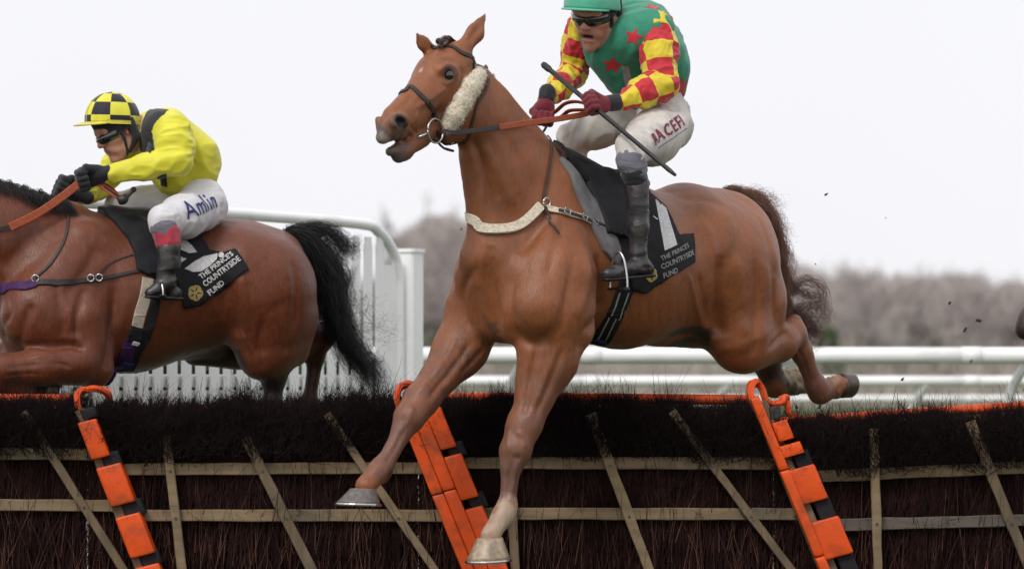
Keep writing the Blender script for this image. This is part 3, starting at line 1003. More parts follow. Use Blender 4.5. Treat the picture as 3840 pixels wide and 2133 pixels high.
strap('throatlatch', bridle, M['brownstrap'], T, [SH(1200, 165), SH(1226, 190), SH(1222, 226), SH(1200, 262), SH(1188, 305), SH(1180, 340), HEAD.at(1160, 350, .0)], .013, .004)
strap('chin_strap', bridle, M['strap'], T, [SH(1098, 330), SH(1110, 350), SH(1135, 362), HEAD.at(1150, 366, .02), HEAD.at(1120, 378, -.03)], .014, .005)
def loop_tube(name, c, u, v, r, rt, mt_, parent, seg=40, arc=(0, 2*math.pi)):
    P = [Vector(c) + Vector(u) * math.cos(arc[0] + (arc[1]-arc[0])*i/seg) * r + Vector(v) * math.sin(arc[0] + (arc[1]-arc[0])*i/seg) * r for i in range(seg+1)]
    return child(name, vf(name, tube(P, rt, 8), smooth=True), mt_, parent)
rc = SH(1087, 330) + HEAD.N * .016
ring = loop_tube('bit_ring', rc, HEAD.F, Vector((0, 0, 1)), R(23) * 1.25, .0038, M['steel'], bridle)
P = [SH(1070, 335) + HEAD.N * .012, SH(1052, 345) + HEAD.N * .006, HEAD.at(1040, 352, .0), HEAD.at(1030, 352, -.05)]
child('bit', vf('bit', tube(P, .007, 8), smooth=True), M['steel'], bridle)
child('chin_chain', vf('chin_chain', tube(catmull([rc + Vector((0, 0, -.03)), HEAD.at(1115, 372, .04), HEAD.at(1140, 380, .0), HEAD.at(1120, 374, -.04)], 5), .005, 6), smooth=True), M['strap'], bridle)
# rosette on the brow and knot at the poll
kn = Blob(.003).ball(HEAD.at(1103, 104, .01), .012, .004).ball(HEAD.at(1110, 108, .02), .010, .004)
c_, q_ = kn.build(); child('forelock_knot', npmesh('forelock_knot', c_, q_), M['blackhair'], bridle)
# fleece roll
fl = Blob(.0035)
fa, fb = SH(1205, 186), SH(1130, 316)
pts_ = [SH(1200, 190), SH(1180, 222), SH(1160, 256), SH(1140, 290), SH(1126, 314)]
for i in range(4):
    fl.cap(pts_[i] + HEAD.N * .006, pts_[i+1] + HEAD.N * .006, R(22 if i == 0 else 24), R(24 if i < 3 else 22), .02, tuple(HEAD.N), 1.15)
c_, q_ = fl.build(); nn_ = normals(c_, q_)
c_ += nn_ * ((vnoise(c_ * 50, 8) - .5) * .004 + (vnoise(c_ * 190, 9) - .5) * .002)[:, None]
fleece = child('fleece_roll', npmesh('fleece_roll', c_, q_), M['fleece'], bridle)
# loose wool fibres
N0 = 1300
ix = rng.integers(0, len(c_), N0)
st = c_[ix]; dr = nn_[ix] * .006 + rng.normal(size=(N0, 3)) * .004
Pp = st[:, None] + dr[:, None] * np.linspace(0, 1, 3)[None, :, None] + np.array([0, 0, -.002])[None, None] * (np.linspace(0, 1, 3) ** 2)[None, :, None]
v_, f_ = strands(Pp, np.tile(np.array([.0009, .0007, .0003]), (N0, 1)))
child('wool_fibre', npmesh('wool_fibre', v_, f_), M['fleece'], fleece)['kind'] = 'stuff'

# ---------------------------------------------- breast girth
breast = empty('breastplate', tuple(A(1270, 570, 0)), 'pale sheepskin covered breast girth round the chestnut neck with a dark hanging strap', 'breast girth')
o = strap('breast_pad', breast, M['fleece'], T, [HA.at(1188, 520, -.2), SA(1192, 552), SA(1210, 572), SA(1245, 578), SA(1290, 573), SA(1325, 554), SA(1360, 518)], .040, .016, lift=.010)
strap('side_strap', breast, M['fleece'], T, [SA(1372, 522), SA(1400, 530), SA(1440, 542), SA(1478, 556), SA(1515, 576)], .024, .010, lift=.008)
strap('buckle_strap', breast, M['strap'], T, [SA(1404, 532), SA(1450, 546), SA(1500, 566), SA(1535, 584)], .013, .008, lift=.015)
for (x, y) in ((1422, 536), (1462, 550), (1490, 561)):
    c0, n0 = hit(T, x, y, HA); c0 += n0 * .019
    n0 = n0.normalized(); u0 = Vector((1, 0, -.3)); u0 = (u0 - n0 * u0.dot(n0)).normalized(); v0 = n0.cross(u0)
    P = [c0 + u0 * .013 + v0 * .011, c0 - u0 * .013 + v0 * .011, c0 - u0 * .013 - v0 * .011, c0 + u0 * .013 - v0 * .011, c0 + u0 * .013 + v0 * .011]
    child('buckle', vf('buckle', tube(P, .0024, 6)), M['steel'], breast)
strap('neck_strap', breast, M['brownstrap'], T, [SA(1366, 500), SA(1372, 470), SA(1380, 420), SA(1386, 370), HA.at(1386, 335, .03)], .013, .005, lift=.006)
strap('hanging_strap', breast, M['brownstrap'], T, [SA(1368, 522), SA(1378, 550), SA(1392, 576), SA(1402, 594)], .014, .006, lift=.018, w2=.008)
loop_tube('strap_ring', SA(1368, 510) + HA.N * .016, HA.F, Vector((0, 0, 1)), .018, .004, M['steel'], breast, 20)

# ---------------------------------------------- cloths laid over the body
def sheet(name, parent, mt_, tree, fr, outline, lift=.006, th=.006, res=.012, wav=.002, seed=0, skirt=None):
    """cloth: polygon given by way points on the flank, draped on the surface and thickened"""
    poly = [Vector(p) for p in outline]
    c0 = sum(poly, Vector()) / len(poly)
    nr_ = Vector()
    for i in range(len(poly)):
        nr_ += (poly[i] - c0).cross(poly[(i+1) % len(poly)] - c0)
    nr_.normalize()
    if nr_.dot(Vector((0, -1, 0))) < 0: nr_ = -nr_
    u = Vector((1, 0, 0)); u = (u - nr_ * u.dot(nr_)).normalized(); v = nr_.cross(u)
    P2 = [((p - c0).dot(u), (p - c0).dot(v)) for p in poly]
    bm = bmesh.new()
    vs_ = [bm.verts.new((x, y, 0)) for x, y in P2]
    f = bm.faces.new(vs_)
    bmesh.ops.triangulate(bm, faces=[f])
    # cut into a fine grid by bisecting
    xs = [p[0] for p in P2]; ys = [p[1] for p in P2]
    x = min(xs) + res
    while x < max(xs):
        bmesh.ops.bisect_plane(bm, geom=bm.verts[:] + bm.edges[:] + bm.faces[:], plane_co=(x, 0, 0), plane_no=(1, 0, 0)); x += res
    y = min(ys) + res
    while y < max(ys):
        bmesh.ops.bisect_plane(bm, geom=bm.verts[:] + bm.edges[:] + bm.faces[:], plane_co=(0, y, 0), plane_no=(0, 1, 0)); y += res
    bmesh.ops.remove_doubles(bm, verts=bm.verts, dist=.0005)
    if sum((f_.normal.z for f_ in bm.faces)) < 0:
        bmesh.ops.reverse_faces(bm, faces=bm.faces)
    rest = np.array([tuple(w.co) for w in bm.verts])
    wv = (vnoise(rest * 22, seed + 50) - .5) * wav * 2 + (vnoise(rest * 55, seed + 51) - .5) * wav
    for w, dz in zip(bm.verts, wv):
        p = c0 + u * w.co.x + v * w.co.y
        r = tree.ray_cast(p + nr_ * .5, -nr_)
        if r[0] is None or (r[0] - p).length > .22:
            r = tree.find_nearest(p)
        w.co = r[0] + r[1] * (lift + th + float(dz))
    # skirt: edge loop pushed to the surface gives the thickness
    be = [e for e in bm.edges if e.is_boundary]
    r_ = bmesh.ops.extrude_edge_only(bm, edges=be)
    for w in r_['geom']:
        if isinstance(w, bmesh.types.BMVert):
            rr = tree.find_nearest(w.co); w.co = rr[0] + (w.co - rr[0]).normalized() * .0008
    me = bpy.data.meshes.new(name); bm.to_mesh(me); bm.free()
    me.polygons.foreach_set('use_smooth', [True] * len(me.polygons))
    return child(name, me, mt_, parent)

def tree_of(*objs):
    V = []; Fc = []
    for o in objs:
        off = len(V)
        V += [tuple(v.co) for v in o.data.vertices]
        Fc += [tuple(i + off for i in p.vertices) for p in o.data.polygons]
    return BVHTree.FromPolygons(V, Fc)

def onto(name, me, origin, ux, uy, tree, parent, mt_, lift=.0015, reach=.4):
    """press a flat print (mesh in its own xy plane) on a surface"""
    ux = Vector(ux).normalized(); uy = Vector(uy); uy = (uy - ux * uy.dot(ux)).normalized(); nz = ux.cross(uy)
    if nz.dot(Vector((0, -1, 0))) < 0: nz = -nz
    o = Vector(origin)
    for v in me.vertices:
        p = o + ux * v.co.x + uy * v.co.y
        r = tree.ray_cast(p + nz * .15, -nz, reach)
        if r[0] is None: r = tree.find_nearest(p)
        v.co = r[0] + nz * lift
    me.update()
    return child(name, me, mt_, parent)

def flat_text(body, size, ext=0.0, shear=0.0, spacing=1.0, bold=.0, res=.006, sx=1.0):
    cu = bpy.data.curves.new('t', 'FONT'); cu.body = body; cu.size = size; cu.offset = bold
    cu.space_character = spacing; cu.shear = shear; cu.resolution_u = 2
    ob = bpy.data.objects.new('t', cu); COL.objects.link(ob)
    bpy.context.view_layer.update()
    me = bpy.data.meshes.new_from_object(ob.evaluated_get(bpy.context.evaluated_depsgraph_get()))
    bpy.data.objects.remove(ob); bpy.data.curves.remove(cu)
    bm = bmesh.new(); bm.from_mesh(me)
    xs = [v.co.x for v in bm.verts]; ys = [v.co.y for v in bm.verts]
    for axis, lo, hi in ((0, min(xs), max(xs)), (1, min(ys), max(ys))):
        t = lo + res
        while t < hi:
            pc = [0, 0, 0]; pn = [0, 0, 0]; pc[axis] = t; pn[axis] = 1
            bmesh.ops.bisect_plane(bm, geom=bm.verts[:] + bm.edges[:] + bm.faces[:], plane_co=pc, plane_no=pn); t += res
    for v in bm.verts: v.co.x *= sx
    bm.to_mesh(me); bm.free()
    return me

def flat_poly(pts, res=.006):
    bm = bmesh.new(); f = bm.faces.new([bm.verts.new((x, y, 0)) for x, y in pts])
    bmesh.ops.triangulate(bm, faces=[f])
    for axis in (0, 1):
        lo = min(p[axis] for p in pts); hi = max(p[axis] for p in pts); t = lo + res
        while t < hi:
            pc = [0, 0, 0]; pn = [0, 0, 0]; pc[axis] = t; pn[axis] = 1
            bmesh.ops.bisect_plane(bm, geom=bm.verts[:] + bm.edges[:] + bm.faces[:], plane_co=pc, plane_no=pn); t += res
    me = bpy.data.meshes.new('p'); bm.to_mesh(me); bm.free()
    return me

def print_at(name, body, tree, p0, p1, h, parent, mt_, lift=.004, bold=.0, up=(0, 0, 1), shear=0., spacing=1.0):
    """word running from p0 to p1 (world points near the surface), letters h high"""
    p0 = Vector(p0); p1 = Vector(p1)
    me = flat_text(body, h * 1.38, shear=shear, spacing=spacing, bold=bold, res=max(.003, h * .08))
    xs = [v.co.x for v in me.vertices]; w = max(xs) - min(xs); x0 = min(xs)
    k = (p1 - p0).length / w
    for v in me.vertices: v.co.x = (v.co.x - x0) * k
    ux = (p1 - p0); mid = tree.ray_cast((p0 + p1) / 2 + Vector((0, -.2, 0)), Vector((0, 1, 0)))
    nrs = [tree.ray_cast(p0.lerp(p1, f_) + Vector((0, -.2, 0)), Vector((0, 1, 0)), .5) for f_ in (.1, .3, .5, .7, .9)]
    nrs = [n_[1] for n_ in nrs if n_[0] is not None and n_[1].y < -.3]
    mid = (p0, sum(nrs, Vector()).normalized()) if nrs else (None, None)
    if mid[0] is not None:
        nm = mid[1] if mid[1].dot(Vector((0, -1, 0))) > 0 else -mid[1]
        ux = ux - nm * ux.dot(nm); k2 = ux.length / (p1 - p0).length
        up = nm.cross(ux)
        if up.z < 0: up = -up
        for v in me.vertices: v.co.x *= k2
    return onto(name, me, p0, ux, up, tree, parent, mt_, lift)

def two_sided(fn): fn(1)

# saddle cloth of the chestnut
cloth = empty('saddle_cloth', tuple(A(1600, 560, .3)), 'black number cloth with white numeral 1 and lettering on the chestnut horse', 'saddle cloth', 'number cloths')
s1 = sheet('cloth', cloth, M['blackfab'], T, HA, [SA(1410, 372), SA(1500, 470) , SA(1515, 590), SA(1590, 730), SA(1622, 737), SA(1745, 660), SA(1741, 588), SA(1706, 592), SA(1690, 560), SA(1668, 520), SA(1636, 490), SA(1600, 455), SA(1520, 430), SA(1450, 390)], .004, .006, .014, .003, 1)
s2 = sheet('grey_pad', cloth, M['greyfab'], T, HA, [SA(1405, 400), SA(1450, 445), SA(1500, 520), SA(1525, 585), SA(1545, 600), SA(1560, 650), SA(1550, 672), SA(1515, 630), SA(1480, 560), SA(1440, 470)], .010, .008, .014, .002, 2)
tc1 = tree_of(s1)
onto('numeral', flat_poly([(0, 0), (.030, .006), (-.030, .155), (-.052, .150)] if False else [(0, 0), (.052, .012), (.000, .175), (-.032, .172)]), SA(1672, 628) , (1, 0, 0), (0, -.25, 1), tc1, cloth, M['whiteprint'], .002)
print_at('lettering', 'THE PRINCE\'S', tc1, SA(1659, 657), SA(1728, 622), .019, cloth, M['silver'], bold=.0004)
print_at('lettering', 'COUNTRYSIDE', tc1, SA(1659, 678), SA(1741, 640), .021, cloth, M['silver'], bold=.0004)
print_at('lettering', 'FUND', tc1, SA(1664, 700), SA(1700, 684), .021, cloth, M['silver'], bold=.0004)
def rosette(parent, c, ux, tree, r=.028):
    pts = []
    for i in range(48):
        a = 2 * math.pi * i / 48
        rr = r * (.86 + .14 * abs(math.sin(a * 2.5 + .3)) ** .6 * 1.1)
        pts.append((rr * math.cos(a), rr * math.sin(a)))
    o_ = onto('emblem', flat_poly(pts), c, ux, (0, 0, 1), tree, parent, M['gold'], .0018)
    for i in range(5):
        a = 2 * math.pi * (i + .5) / 5
        m_ = flat_poly([(r*.30*math.cos(a-.35), r*.30*math.sin(a-.35)), (r*.78*math.cos(a-.07), r*.78*math.sin(a-.07)), (r*.78*math.cos(a+.07), r*.78*math.sin(a+.07)), (r*.30*math.cos(a+.35), r*.30*math.sin(a+.35))])
        onto('petal_line', m_, c, ux, (0, 0, 1), tree, o_, M['brownstrap'], .0028)
rosette(cloth, SA(1636, 692), SA(1660, 680) - SA(1620, 700), tc1)
# saddle: seat and flap
saddle = empty('saddle', tuple(A(1500, 450, .1)), 'small black racing saddle with forward flap under the jockey in green', 'saddle')
tcs = tree_of(s1, s2, chestnut)
sf = sheet('saddle_flap', saddle, M['blackfab'], T, HA, [SA(1395, 350), SA(1440, 365), SA(1500, 395), SA(1570, 420), SA(1600, 470), SA(1590, 590), SA(1570, 602), SA(1520, 590), SA(1500, 530), SA(1470, 460), SA(1430, 405)], .020, .010, .014, .004, 3)
b_ = Blob(.006)
b_.cap(A(1420, 392, 0), A(1530, 452, 0), .035, .035, .04, N_, .7).cap(A(1530, 452, 0), A(1610, 462, 0), .035, .03, .04, N_, .6)
c_, q_ = b_.build(); child('seat', npmesh('seat', relax(c_, q_), q_), M['leather'], saddle)
strap('stirrup_leather', saddle, M['leather'], tree_of(sf, s1, chestnut), [SA(1540, 470), SA(1550, 560), SA(1555, 630), SA(1556, 655)], .024, .006, lift=.006)
# girth
girth = empty('girth', tuple(A(1530, 800, .3)), 'dark webbing girth with pale edge lines round the chestnut horse', 'girth', 'girths')
strap('band', girth, M['blackfab'], T, [SA(1585, 690), SA(1570, 735), SA(1548, 790), SA(1520, 840), SA(1496, 880), HA.at(1480, 900, .1), HA.at(1440, 900, .0)], .085, .008, lift=.003)
strap('edge_line', girth, M['silver'], T, [SA(1556, 735), SA(1546, 765), SA(1535, 790)], .007, .003, lift=.010)
strap('edge_line', girth, M['silver'], T, [SA(1578, 735), SA(1566, 770), SA(1556, 800)], .005, .003, lift=.010)
strap('edge_line', girth, M['silver'], T, [SA(1530, 795), SA(1518, 820), SA(1505, 846)], .007, .003, lift=.010)
strap('edge_line', girth, M['silver'], T, [SA(1548, 798), SA(1535, 825), SA(1523, 850)], .006, .003, lift=.010)
M['bluefab'] = mat('blue_webbing', (.03, .045, .16), .7, .2, 40, .2)
strap('blue_loop', girth, M['bluefab'], T, [SA(1498, 848), SA(1510, 853), SA(1522, 858)], .022, .005, lift=.010)

# ---------------------------------------------- tack of the bay
TB = bay_tree
bcloth = empty('saddle_cloth', tuple(B(500, 650, .3)), 'black number cloth with white numeral, gold rosette and lettering on the bay horse', 'saddle cloth', 'number cloths')
t1 = sheet('cloth', bcloth, M['blackfab'], TB, HB, [SB(262, 535), SB(330, 570), SB(372, 640), SB(380, 700), SB(440, 700), SB(462, 776), SB(500, 768), SB(626, 678), SB(592, 627), SB(560, 636), SB(528, 630), SB(508, 596), SB(470, 585), SB(380, 560)], .004, .006, .014, .003, 4)
tb1 = tree_of(t1)
def px_poly(pl, c): return [((x - c[0]) * .00173, -(y - c[1]) * .00173) for x, y in pl]
onto('numeral', flat_poly(px_poly([(468, 676), (490, 658), (512, 645), (546, 637), (544, 652), (528, 668), (508, 682), (488, 684)], (505, 662))), SB(505, 662), (1, 0, .0), (0, 0, 1), tb1, bcloth, M['whiteprint'], .003)
onto('numeral', flat_poly(px_poly([(456, 603), (470, 606), (483, 617), (496, 634), (478, 637), (456, 628)], (474, 620))), SB(474, 620), (1, 0, .0), (0, 0, 1), tb1, bcloth, M['whiteprint'], .003)
onto('numeral', flat_poly(px_poly([(455, 646), (470, 651), (455, 662)], (460, 653))), SB(460, 653), (1, 0, .0), (0, 0, 1), tb1, bcloth, M['whiteprint'], .003)
onto('print_dot', flat_poly([(.012*math.cos(a*.52), .012*math.sin(a*.52)) for a in range(12)]), SB(557, 641), (1, 0, .0), (0, 0, 1), tb1, bcloth, M['whiteprint'], .002)
print_at('lettering', 'THE PRINCE\'S', tb1, SB(506, 704), SB(588, 642), .022, bcloth, M['whiteprint'], bold=.0007)
print_at('lettering', 'COUNTRYSIDE', tb1, SB(516, 722), SB(606, 654), .025, bcloth, M['whiteprint'], bold=.0007)
print_at('lettering', 'FUND', tb1, SB(525, 743), SB(563, 714), .024, bcloth, M['whiteprint'], bold=.0007)
rosette(bcloth, SB(490, 737), SB(520, 715) - SB(480, 745), tb1, .034)
bsad = empty('saddle', tuple(B(330, 560, .1)), 'small black racing saddle with forward flap under the jockey in yellow', 'saddle')
sheet('saddle_flap', bsad, M['blackfab'], TB, HB, [SB(246, 528), SB(320, 540), SB(380, 585), SB(400, 640), SB(392, 690), SB(372, 694), SB(345, 680), SB(338, 640), SB(320, 600), SB(285, 560)], .014, .010, .014, .004, 6)
b_ = Blob(.006)
b_.cap(B(270, 540, 0), B(360, 562, 0), .045, .06, .04, NB, .8).cap(B(360, 562, 0), B(460, 575, 0), .06, .045, .04, NB, .75)
c_, q_ = b_.build(); child('seat', npmesh('seat', relax(c_, q_), q_), M['leather'], bsad)
bg_ = empty('girth', tuple(B(330, 850, .3)), 'cream, black and purple girth round the bay horse', 'girth', 'girths')
M['purple'] = mat('purple_webbing', (.06, .022, .09), .7, .2, 60, .5)
M['cream'] = mat('cream_webbing', (.42, .37, .30), .8, .2, 60, .2)
strap('girth_strap', bg_, M['cream'], TB, [SB(372, 700), SB(364, 750), SB(352, 790), SB(344, 822)], .052, .006, lift=.006)
strap('black_strap', bg_, M['blackfab'], TB, [SB(392, 750), SB(385, 790), SB(368, 845), SB(345, 885), SB(325, 930)], .040, .006, lift=.005)
strap('buckle_guard', bg_, M['blackfab'], TB, [SB(346, 822), SB(340, 838), SB(336, 854)], .062, .009, lift=.009)
strap('band', bg_, M['purple'], TB, [SB(332, 856), SB(318, 890), SB(305, 925), HB.at(286, 955, .2), HB.at(270, 975, .05)], .062, .007, lift=.007)
strap('buckle_plate', bg_, M['whiteprint'], TB, [SB(333, 858), SB(339, 860), SB(346, 862)], .018, .004, lift=.016)
strap('blue_loop', bg_, M['bluefab'], TB, [SB(306, 908), SB(318, 911), SB(332, 913)], .030, .005, lift=.014)
bb = empty('breastplate', tuple(B(100, 720, .3)), 'dark leather breast girth across the bay shoulder with purple webbing front', 'breast girth')
strap('shoulder_strap', bb, M['strap'], TB, [SB(88, 712), SB(140, 712), SB(190, 708), SB(240, 702), SB(300, 692), SB(362, 680)], .032, .008, lift=.005, w2=.012)
strap('webbing', bb, M['purple'], TB, [SB(-40, 728), SB(20, 725), SB(60, 720), SB(90, 712)], .045, .008, lift=.005)
strap('neck_strap', bb, M['strap'], TB, [SB(88, 700), SB(130, 660), SB(160, 610), SB(172, 560), HB.at(168, 515, .02)], .013, .004, lift=.005)
strap('side_strap', bb, M['brownstrap'], TB, [SB(240, 696), SB(280, 660), SB(335, 640)], .008, .003, lift=.004)
for (x, y) in ((225, 702), (246, 700), (90, 706)):
    c0, n0 = hit(TB, x, y, HB)
    loop_tube('ring', c0 + n0 * .014, Vector((1, 0, 0)), Vector((0, 0, 1)), .014, .003, M['steel'], bb, 16)

# ================================================================== RIDERS
def wrinkle(co, nr, amp, freq, along, seed, sharp=1.5, st=.25):
    a = np.array(along, float); a /= np.linalg.norm(a)
    w = np.stack([vnoise(co * 7, seed + 3), vnoise(co * 7 + 9, seed + 4), vnoise(co * 7 + 21, seed + 5)], 1) - .5
    q = (co + w * .05) * freq
    q = q - np.outer(q @ a, a) * (1 - st)
    n = vnoise(q, seed); r = 1 - np.abs(2 * n - 1)
    n2 = vnoise(q * 2.1 + 5, seed + 1); r2 = 1 - np.abs(2 * n2 - 1)
    return co + nr * ((r ** sharp - .5) * amp + (r2 ** sharp - .5) * amp * .45)[:, None]

def cloth_mat(name, color, rough=.62, bump=.0008, namt=.12, sheen=.25, spec=.3, dirt=None):
    return mat(name, color, rough, spec, 22, namt, bump, 260, sheen=sheen, dirt=dirt)

def checks(name, ca, cb, edge=None, rough=.6, ks=1/.074, kt=4, dirt=None):
    """two-colour squares that follow the sleeve or the cap, from its length and turn attributes"""
    m = mat(name, ca, rough, .3, 22, .1, .0008, 260, sheen=.25, dirt=None)
    N, L = m.node_tree.nodes, m.node_tree.links
    def attr(a):
        n = N.new('ShaderNodeAttribute'); n.attribute_name = a; return n.outputs['Fac']
    def mth(op, a, b=None):
        n = N.new('ShaderNodeMath'); n.operation = op
        for i, x in enumerate((a, b)):
            if x is None: continue
            if isinstance(x, (int, float)): n.inputs[i].default_value = x
            else: L.new(x, n.inputs[i])
        return n.outputs[0]
    s = mth('FLOOR', mth('MULTIPLY', attr('run'), ks)); t = mth('FLOOR', mth('MULTIPLY', attr('turn'), kt))
    f = mth('FLOORED_MODULO', mth('ADD', s, t), 2)
    mx = N.new('ShaderNodeMixRGB'); L.new(f, mx.inputs[0]); mx.inputs[1].default_value = (*ca, 1); mx.inputs[2].default_value = (*cb, 1)
    mm = [n for n in N if n.type == 'MIX_RGB' and n.blend_type == 'MULTIPLY'][0]
    L.new(mx.outputs[0], mm.inputs[1])
    return m

RED, YEL = (.52, .022, .035), (.72, .56, .035)
M['checksleeve'] = checks('red_yellow_silk', RED, YEL)
M['checkcap'] = checks('yellow_black_silk', (.74, .70, .06), (.014, .012, .02), ks=1, kt=1)
M['green'] = cloth_mat('green_silk', (.028, .235, .145))
M['capgreen'] = cloth_mat('pale_green_silk', (.085, .40, .27), .5)
M['redfab'] = cloth_mat('red_silk', RED)
M['yellow'] = cloth_mat('yellow_silk', (.72, .68, .045), .5, namt=.06)
M['yellowtrim'] = cloth_mat('yellow_trim', YEL)
M['breech'] = cloth_mat('white_breeches_muddy', (.60, .57, .53), .7, namt=.1, dirt=((.36, .30, .26), 7, .50, .85))
M['breech2'] = cloth_mat('white_breeches', (.66, .65, .68), .65, namt=.07)
M['boot'] = mat('boot_leather', (.022, .020, .022), .36, .6, 30, .5, .0014, 120, dirt=((.07, .06, .055), 14, .52, .8))
M['glove_red'] = cloth_mat('maroon_glove', (.145, .012, .022), .75)
M['glove_black'] = cloth_mat('black_glove', (.016, .016, .022), .7)
M['goggle'] = mat('goggle_lens', (.008, .010, .012), .08, .7, 10, .1, coat=1)
M['darkcap'] = cloth_mat('black_skull_cap', (.020, .019, .022), .75)
M['navyprint'] = mat('navy_print', (.03, .035, .16), .7, .3, 80, .2)
M['maroonprint'] = mat('maroon_print', (.20, .025, .06), .7, .3, 120, .25)
M['bootred'] = cloth_mat('red_boot_cuff', (.42, .035, .06), .45)
M['sock'] = cloth_mat('grey_stripe_sock', (.17, .165, .20), .8)
M['capyellow'] = cloth_mat('yellow_peak', (.66, .58, .06), .55)

class HeadM:
    def __init__(s, c, fwd, up=(0, 0, 1), sc=1.0):
        f = Vector(fwd).normalized(); u = Vector(up); u = (u - f * u.dot(f)).normalized(); r = f.cross(u)
        s.c = Vector(c); s.r, s.f, s.u, s.s = r, f, u, sc
    def __call__(s, x, y, z):
        return s.c + (s.r * x + s.f * y + s.u * z) * s.s

def head_prims(b, H, mouth_open=.0):
    s = H.s; g = lambda p, q, ra, rb, k=.02, n=None, sc=1.0, sub=False: b.cap(H(*p), H(*q), ra * s, rb * s, k, n, sc, sub)
    g((0, -.03, .05), (0, .015, .045), .084, .08, .03, tuple(H.r), 1.12)
    g((0, .03, .0), (0, .035, -.04), .068, .058, .04, tuple(H.r), 1.05)
    g((0, .035, -.06), (0, .062, -.098), .046, .022, .03)
    g((-.045, .0, -.06), (-.015, .06, -.1), .02, .018, .03); g((.045, .0, -.06), (.015, .06, -.1), .02, .018, .03)
    for x in (-1, 1):
        g((x * .04, .064, -.018), (x * .052, .045, -.02), .018, .018, .02)     # cheekbones
        g((x * .018, .086, .032), (x * .045, .075, .03), .010, .010, .014)     # brow
        b.ball(H(x * .032, .094, .012), .011, .012, sub=True)
        g((x * .026, .078, -.05), (x * .036, .066, -.062), .014, .014, .02)
        # ear
        g((x * .078, -.004, .018), (x * .076, -.0, -.02), .014, .009, .006, tuple(H.r), 2.2)
        b.cap(H(x * .088, .004, .010), H(x * .086, .004, -.006), .006, .005, .004, sub=True)
    g((0, .09, .02), (0, .112, -.016), .008, .012, .012)       # nose
    g((-.012, .1, -.02), (.012, .1, -.02), .009, .009, .008)
    for x in (-1, 1): b.ball(H(x * .008, .108, -.030), .0035, .003, sub=True)
    g((-.02, .087, -.046), (.02, .087, -.046), .008, .008, .008)
    g((-.017, .085, -.064 - mouth_open), (.017, .085, -.064 - mouth_open), .009, .009, .008)
    g((0, .078, -.092 - mouth_open), (0, .08, -.096 - mouth_open), .018, .017, .02)
    if mouth_open: g((-.015, .098, -.055 - mouth_open / 2), (.015, .098, -.055 - mouth_open / 2), .005 + mouth_open * .4, .005 + mouth_open * .4, .004, None, 1, True)
    else: g((-.022, .1, -.054), (.022, .1, -.054), .003, .003, .003, None, 1, True)

def dome(name, H, parent, mt_, zr=.018, rx=.098, ry=.118, rz=.118, cen=(0, -.008, .035), rows=26, seg=64, check=False, bump=.0015, seed=0):
    V = []; Fc = []; run = []; turn = []
    for i in range(rows + 1):
        la = math.pi / 2 * 1.08 * i / rows
        for j in range(seg):
            a = 2 * math.pi * j / seg
            V.append(H(cen[0] + rx * math.sin(la) * math.sin(a), cen[1] + ry * math.sin(la) * math.cos(a), cen[2] + rz * math.cos(la)))
            run.append(la * 3.0 / 1.57 + .25); turn.append(j / seg * 8 + .5)
    for i in range(rows):
        for j in range(seg):
            k_ = (j + 1) % seg
            Fc.append((i*seg+j, (i+1)*seg+j, (i+1)*seg+k_, i*seg+k_))
    co = np.array([tuple(v) for v in V]); q = np.array(Fc)
    nr = co - np.array(tuple(H(*cen))); nr /= np.linalg.norm(nr, axis=1)[:, None]
    co = wrinkle(co, nr, bump, 30, H.u, seed)
    # inner shell so that the cap has thickness
    ci = co - nr * .010
    n = len(co); rim = [(rows*seg+j, rows*seg+j+n, rows*seg+(j+1) % seg+n, rows*seg+(j+1) % seg) for j in range(seg)]
    # keep each face of the wrap-around column on one side of the seam
    me = npmesh(name, np.concatenate([co, ci]), np.concatenate([q, q[:, ::-1] + n, np.array(rim)]), attrs={'run': run * 2, 'turn': turn * 2})
    return child(name, me, mt_, parent)

def peak(name, H, parent, mt_, cen=(0, -.008, .035), rx=.100, ry=.118, z=.012, out=.058, ang=68, drop=.022, th=.005):
    V = []; Fc = []; seg = 28; rows = 6
    for side in (0, 1):
        for i in range(rows + 1):
            for j in range(seg + 1):
                a = math.radians(-ang + 2 * ang * j / seg); w = math.cos(a / math.radians(ang) * math.pi / 2) ** .6
                e = out * w * i / rows
                V.append(H((rx - .006 + e) * math.sin(a), cen[1] + (ry - .006 + e) * math.cos(a), z - drop * (i / rows) ** 1.5 * w - side * th))
    n = (rows + 1) * (seg + 1)
    for s_ in (0, 1):
        for i in range(rows):
            for j in range(seg):
                a = s_ * n + i * (seg + 1) + j
                f = (a, a + 1, a + seg + 2, a + seg + 1)
                Fc.append(f if not s_ else f[::-1])
    for j in range(seg):
        a = rows * (seg + 1) + j; Fc.append((a, a + 1, a + 1 + n, a + n))
    return child(name, vf(name, (V, Fc), smooth=True), mt_, parent)

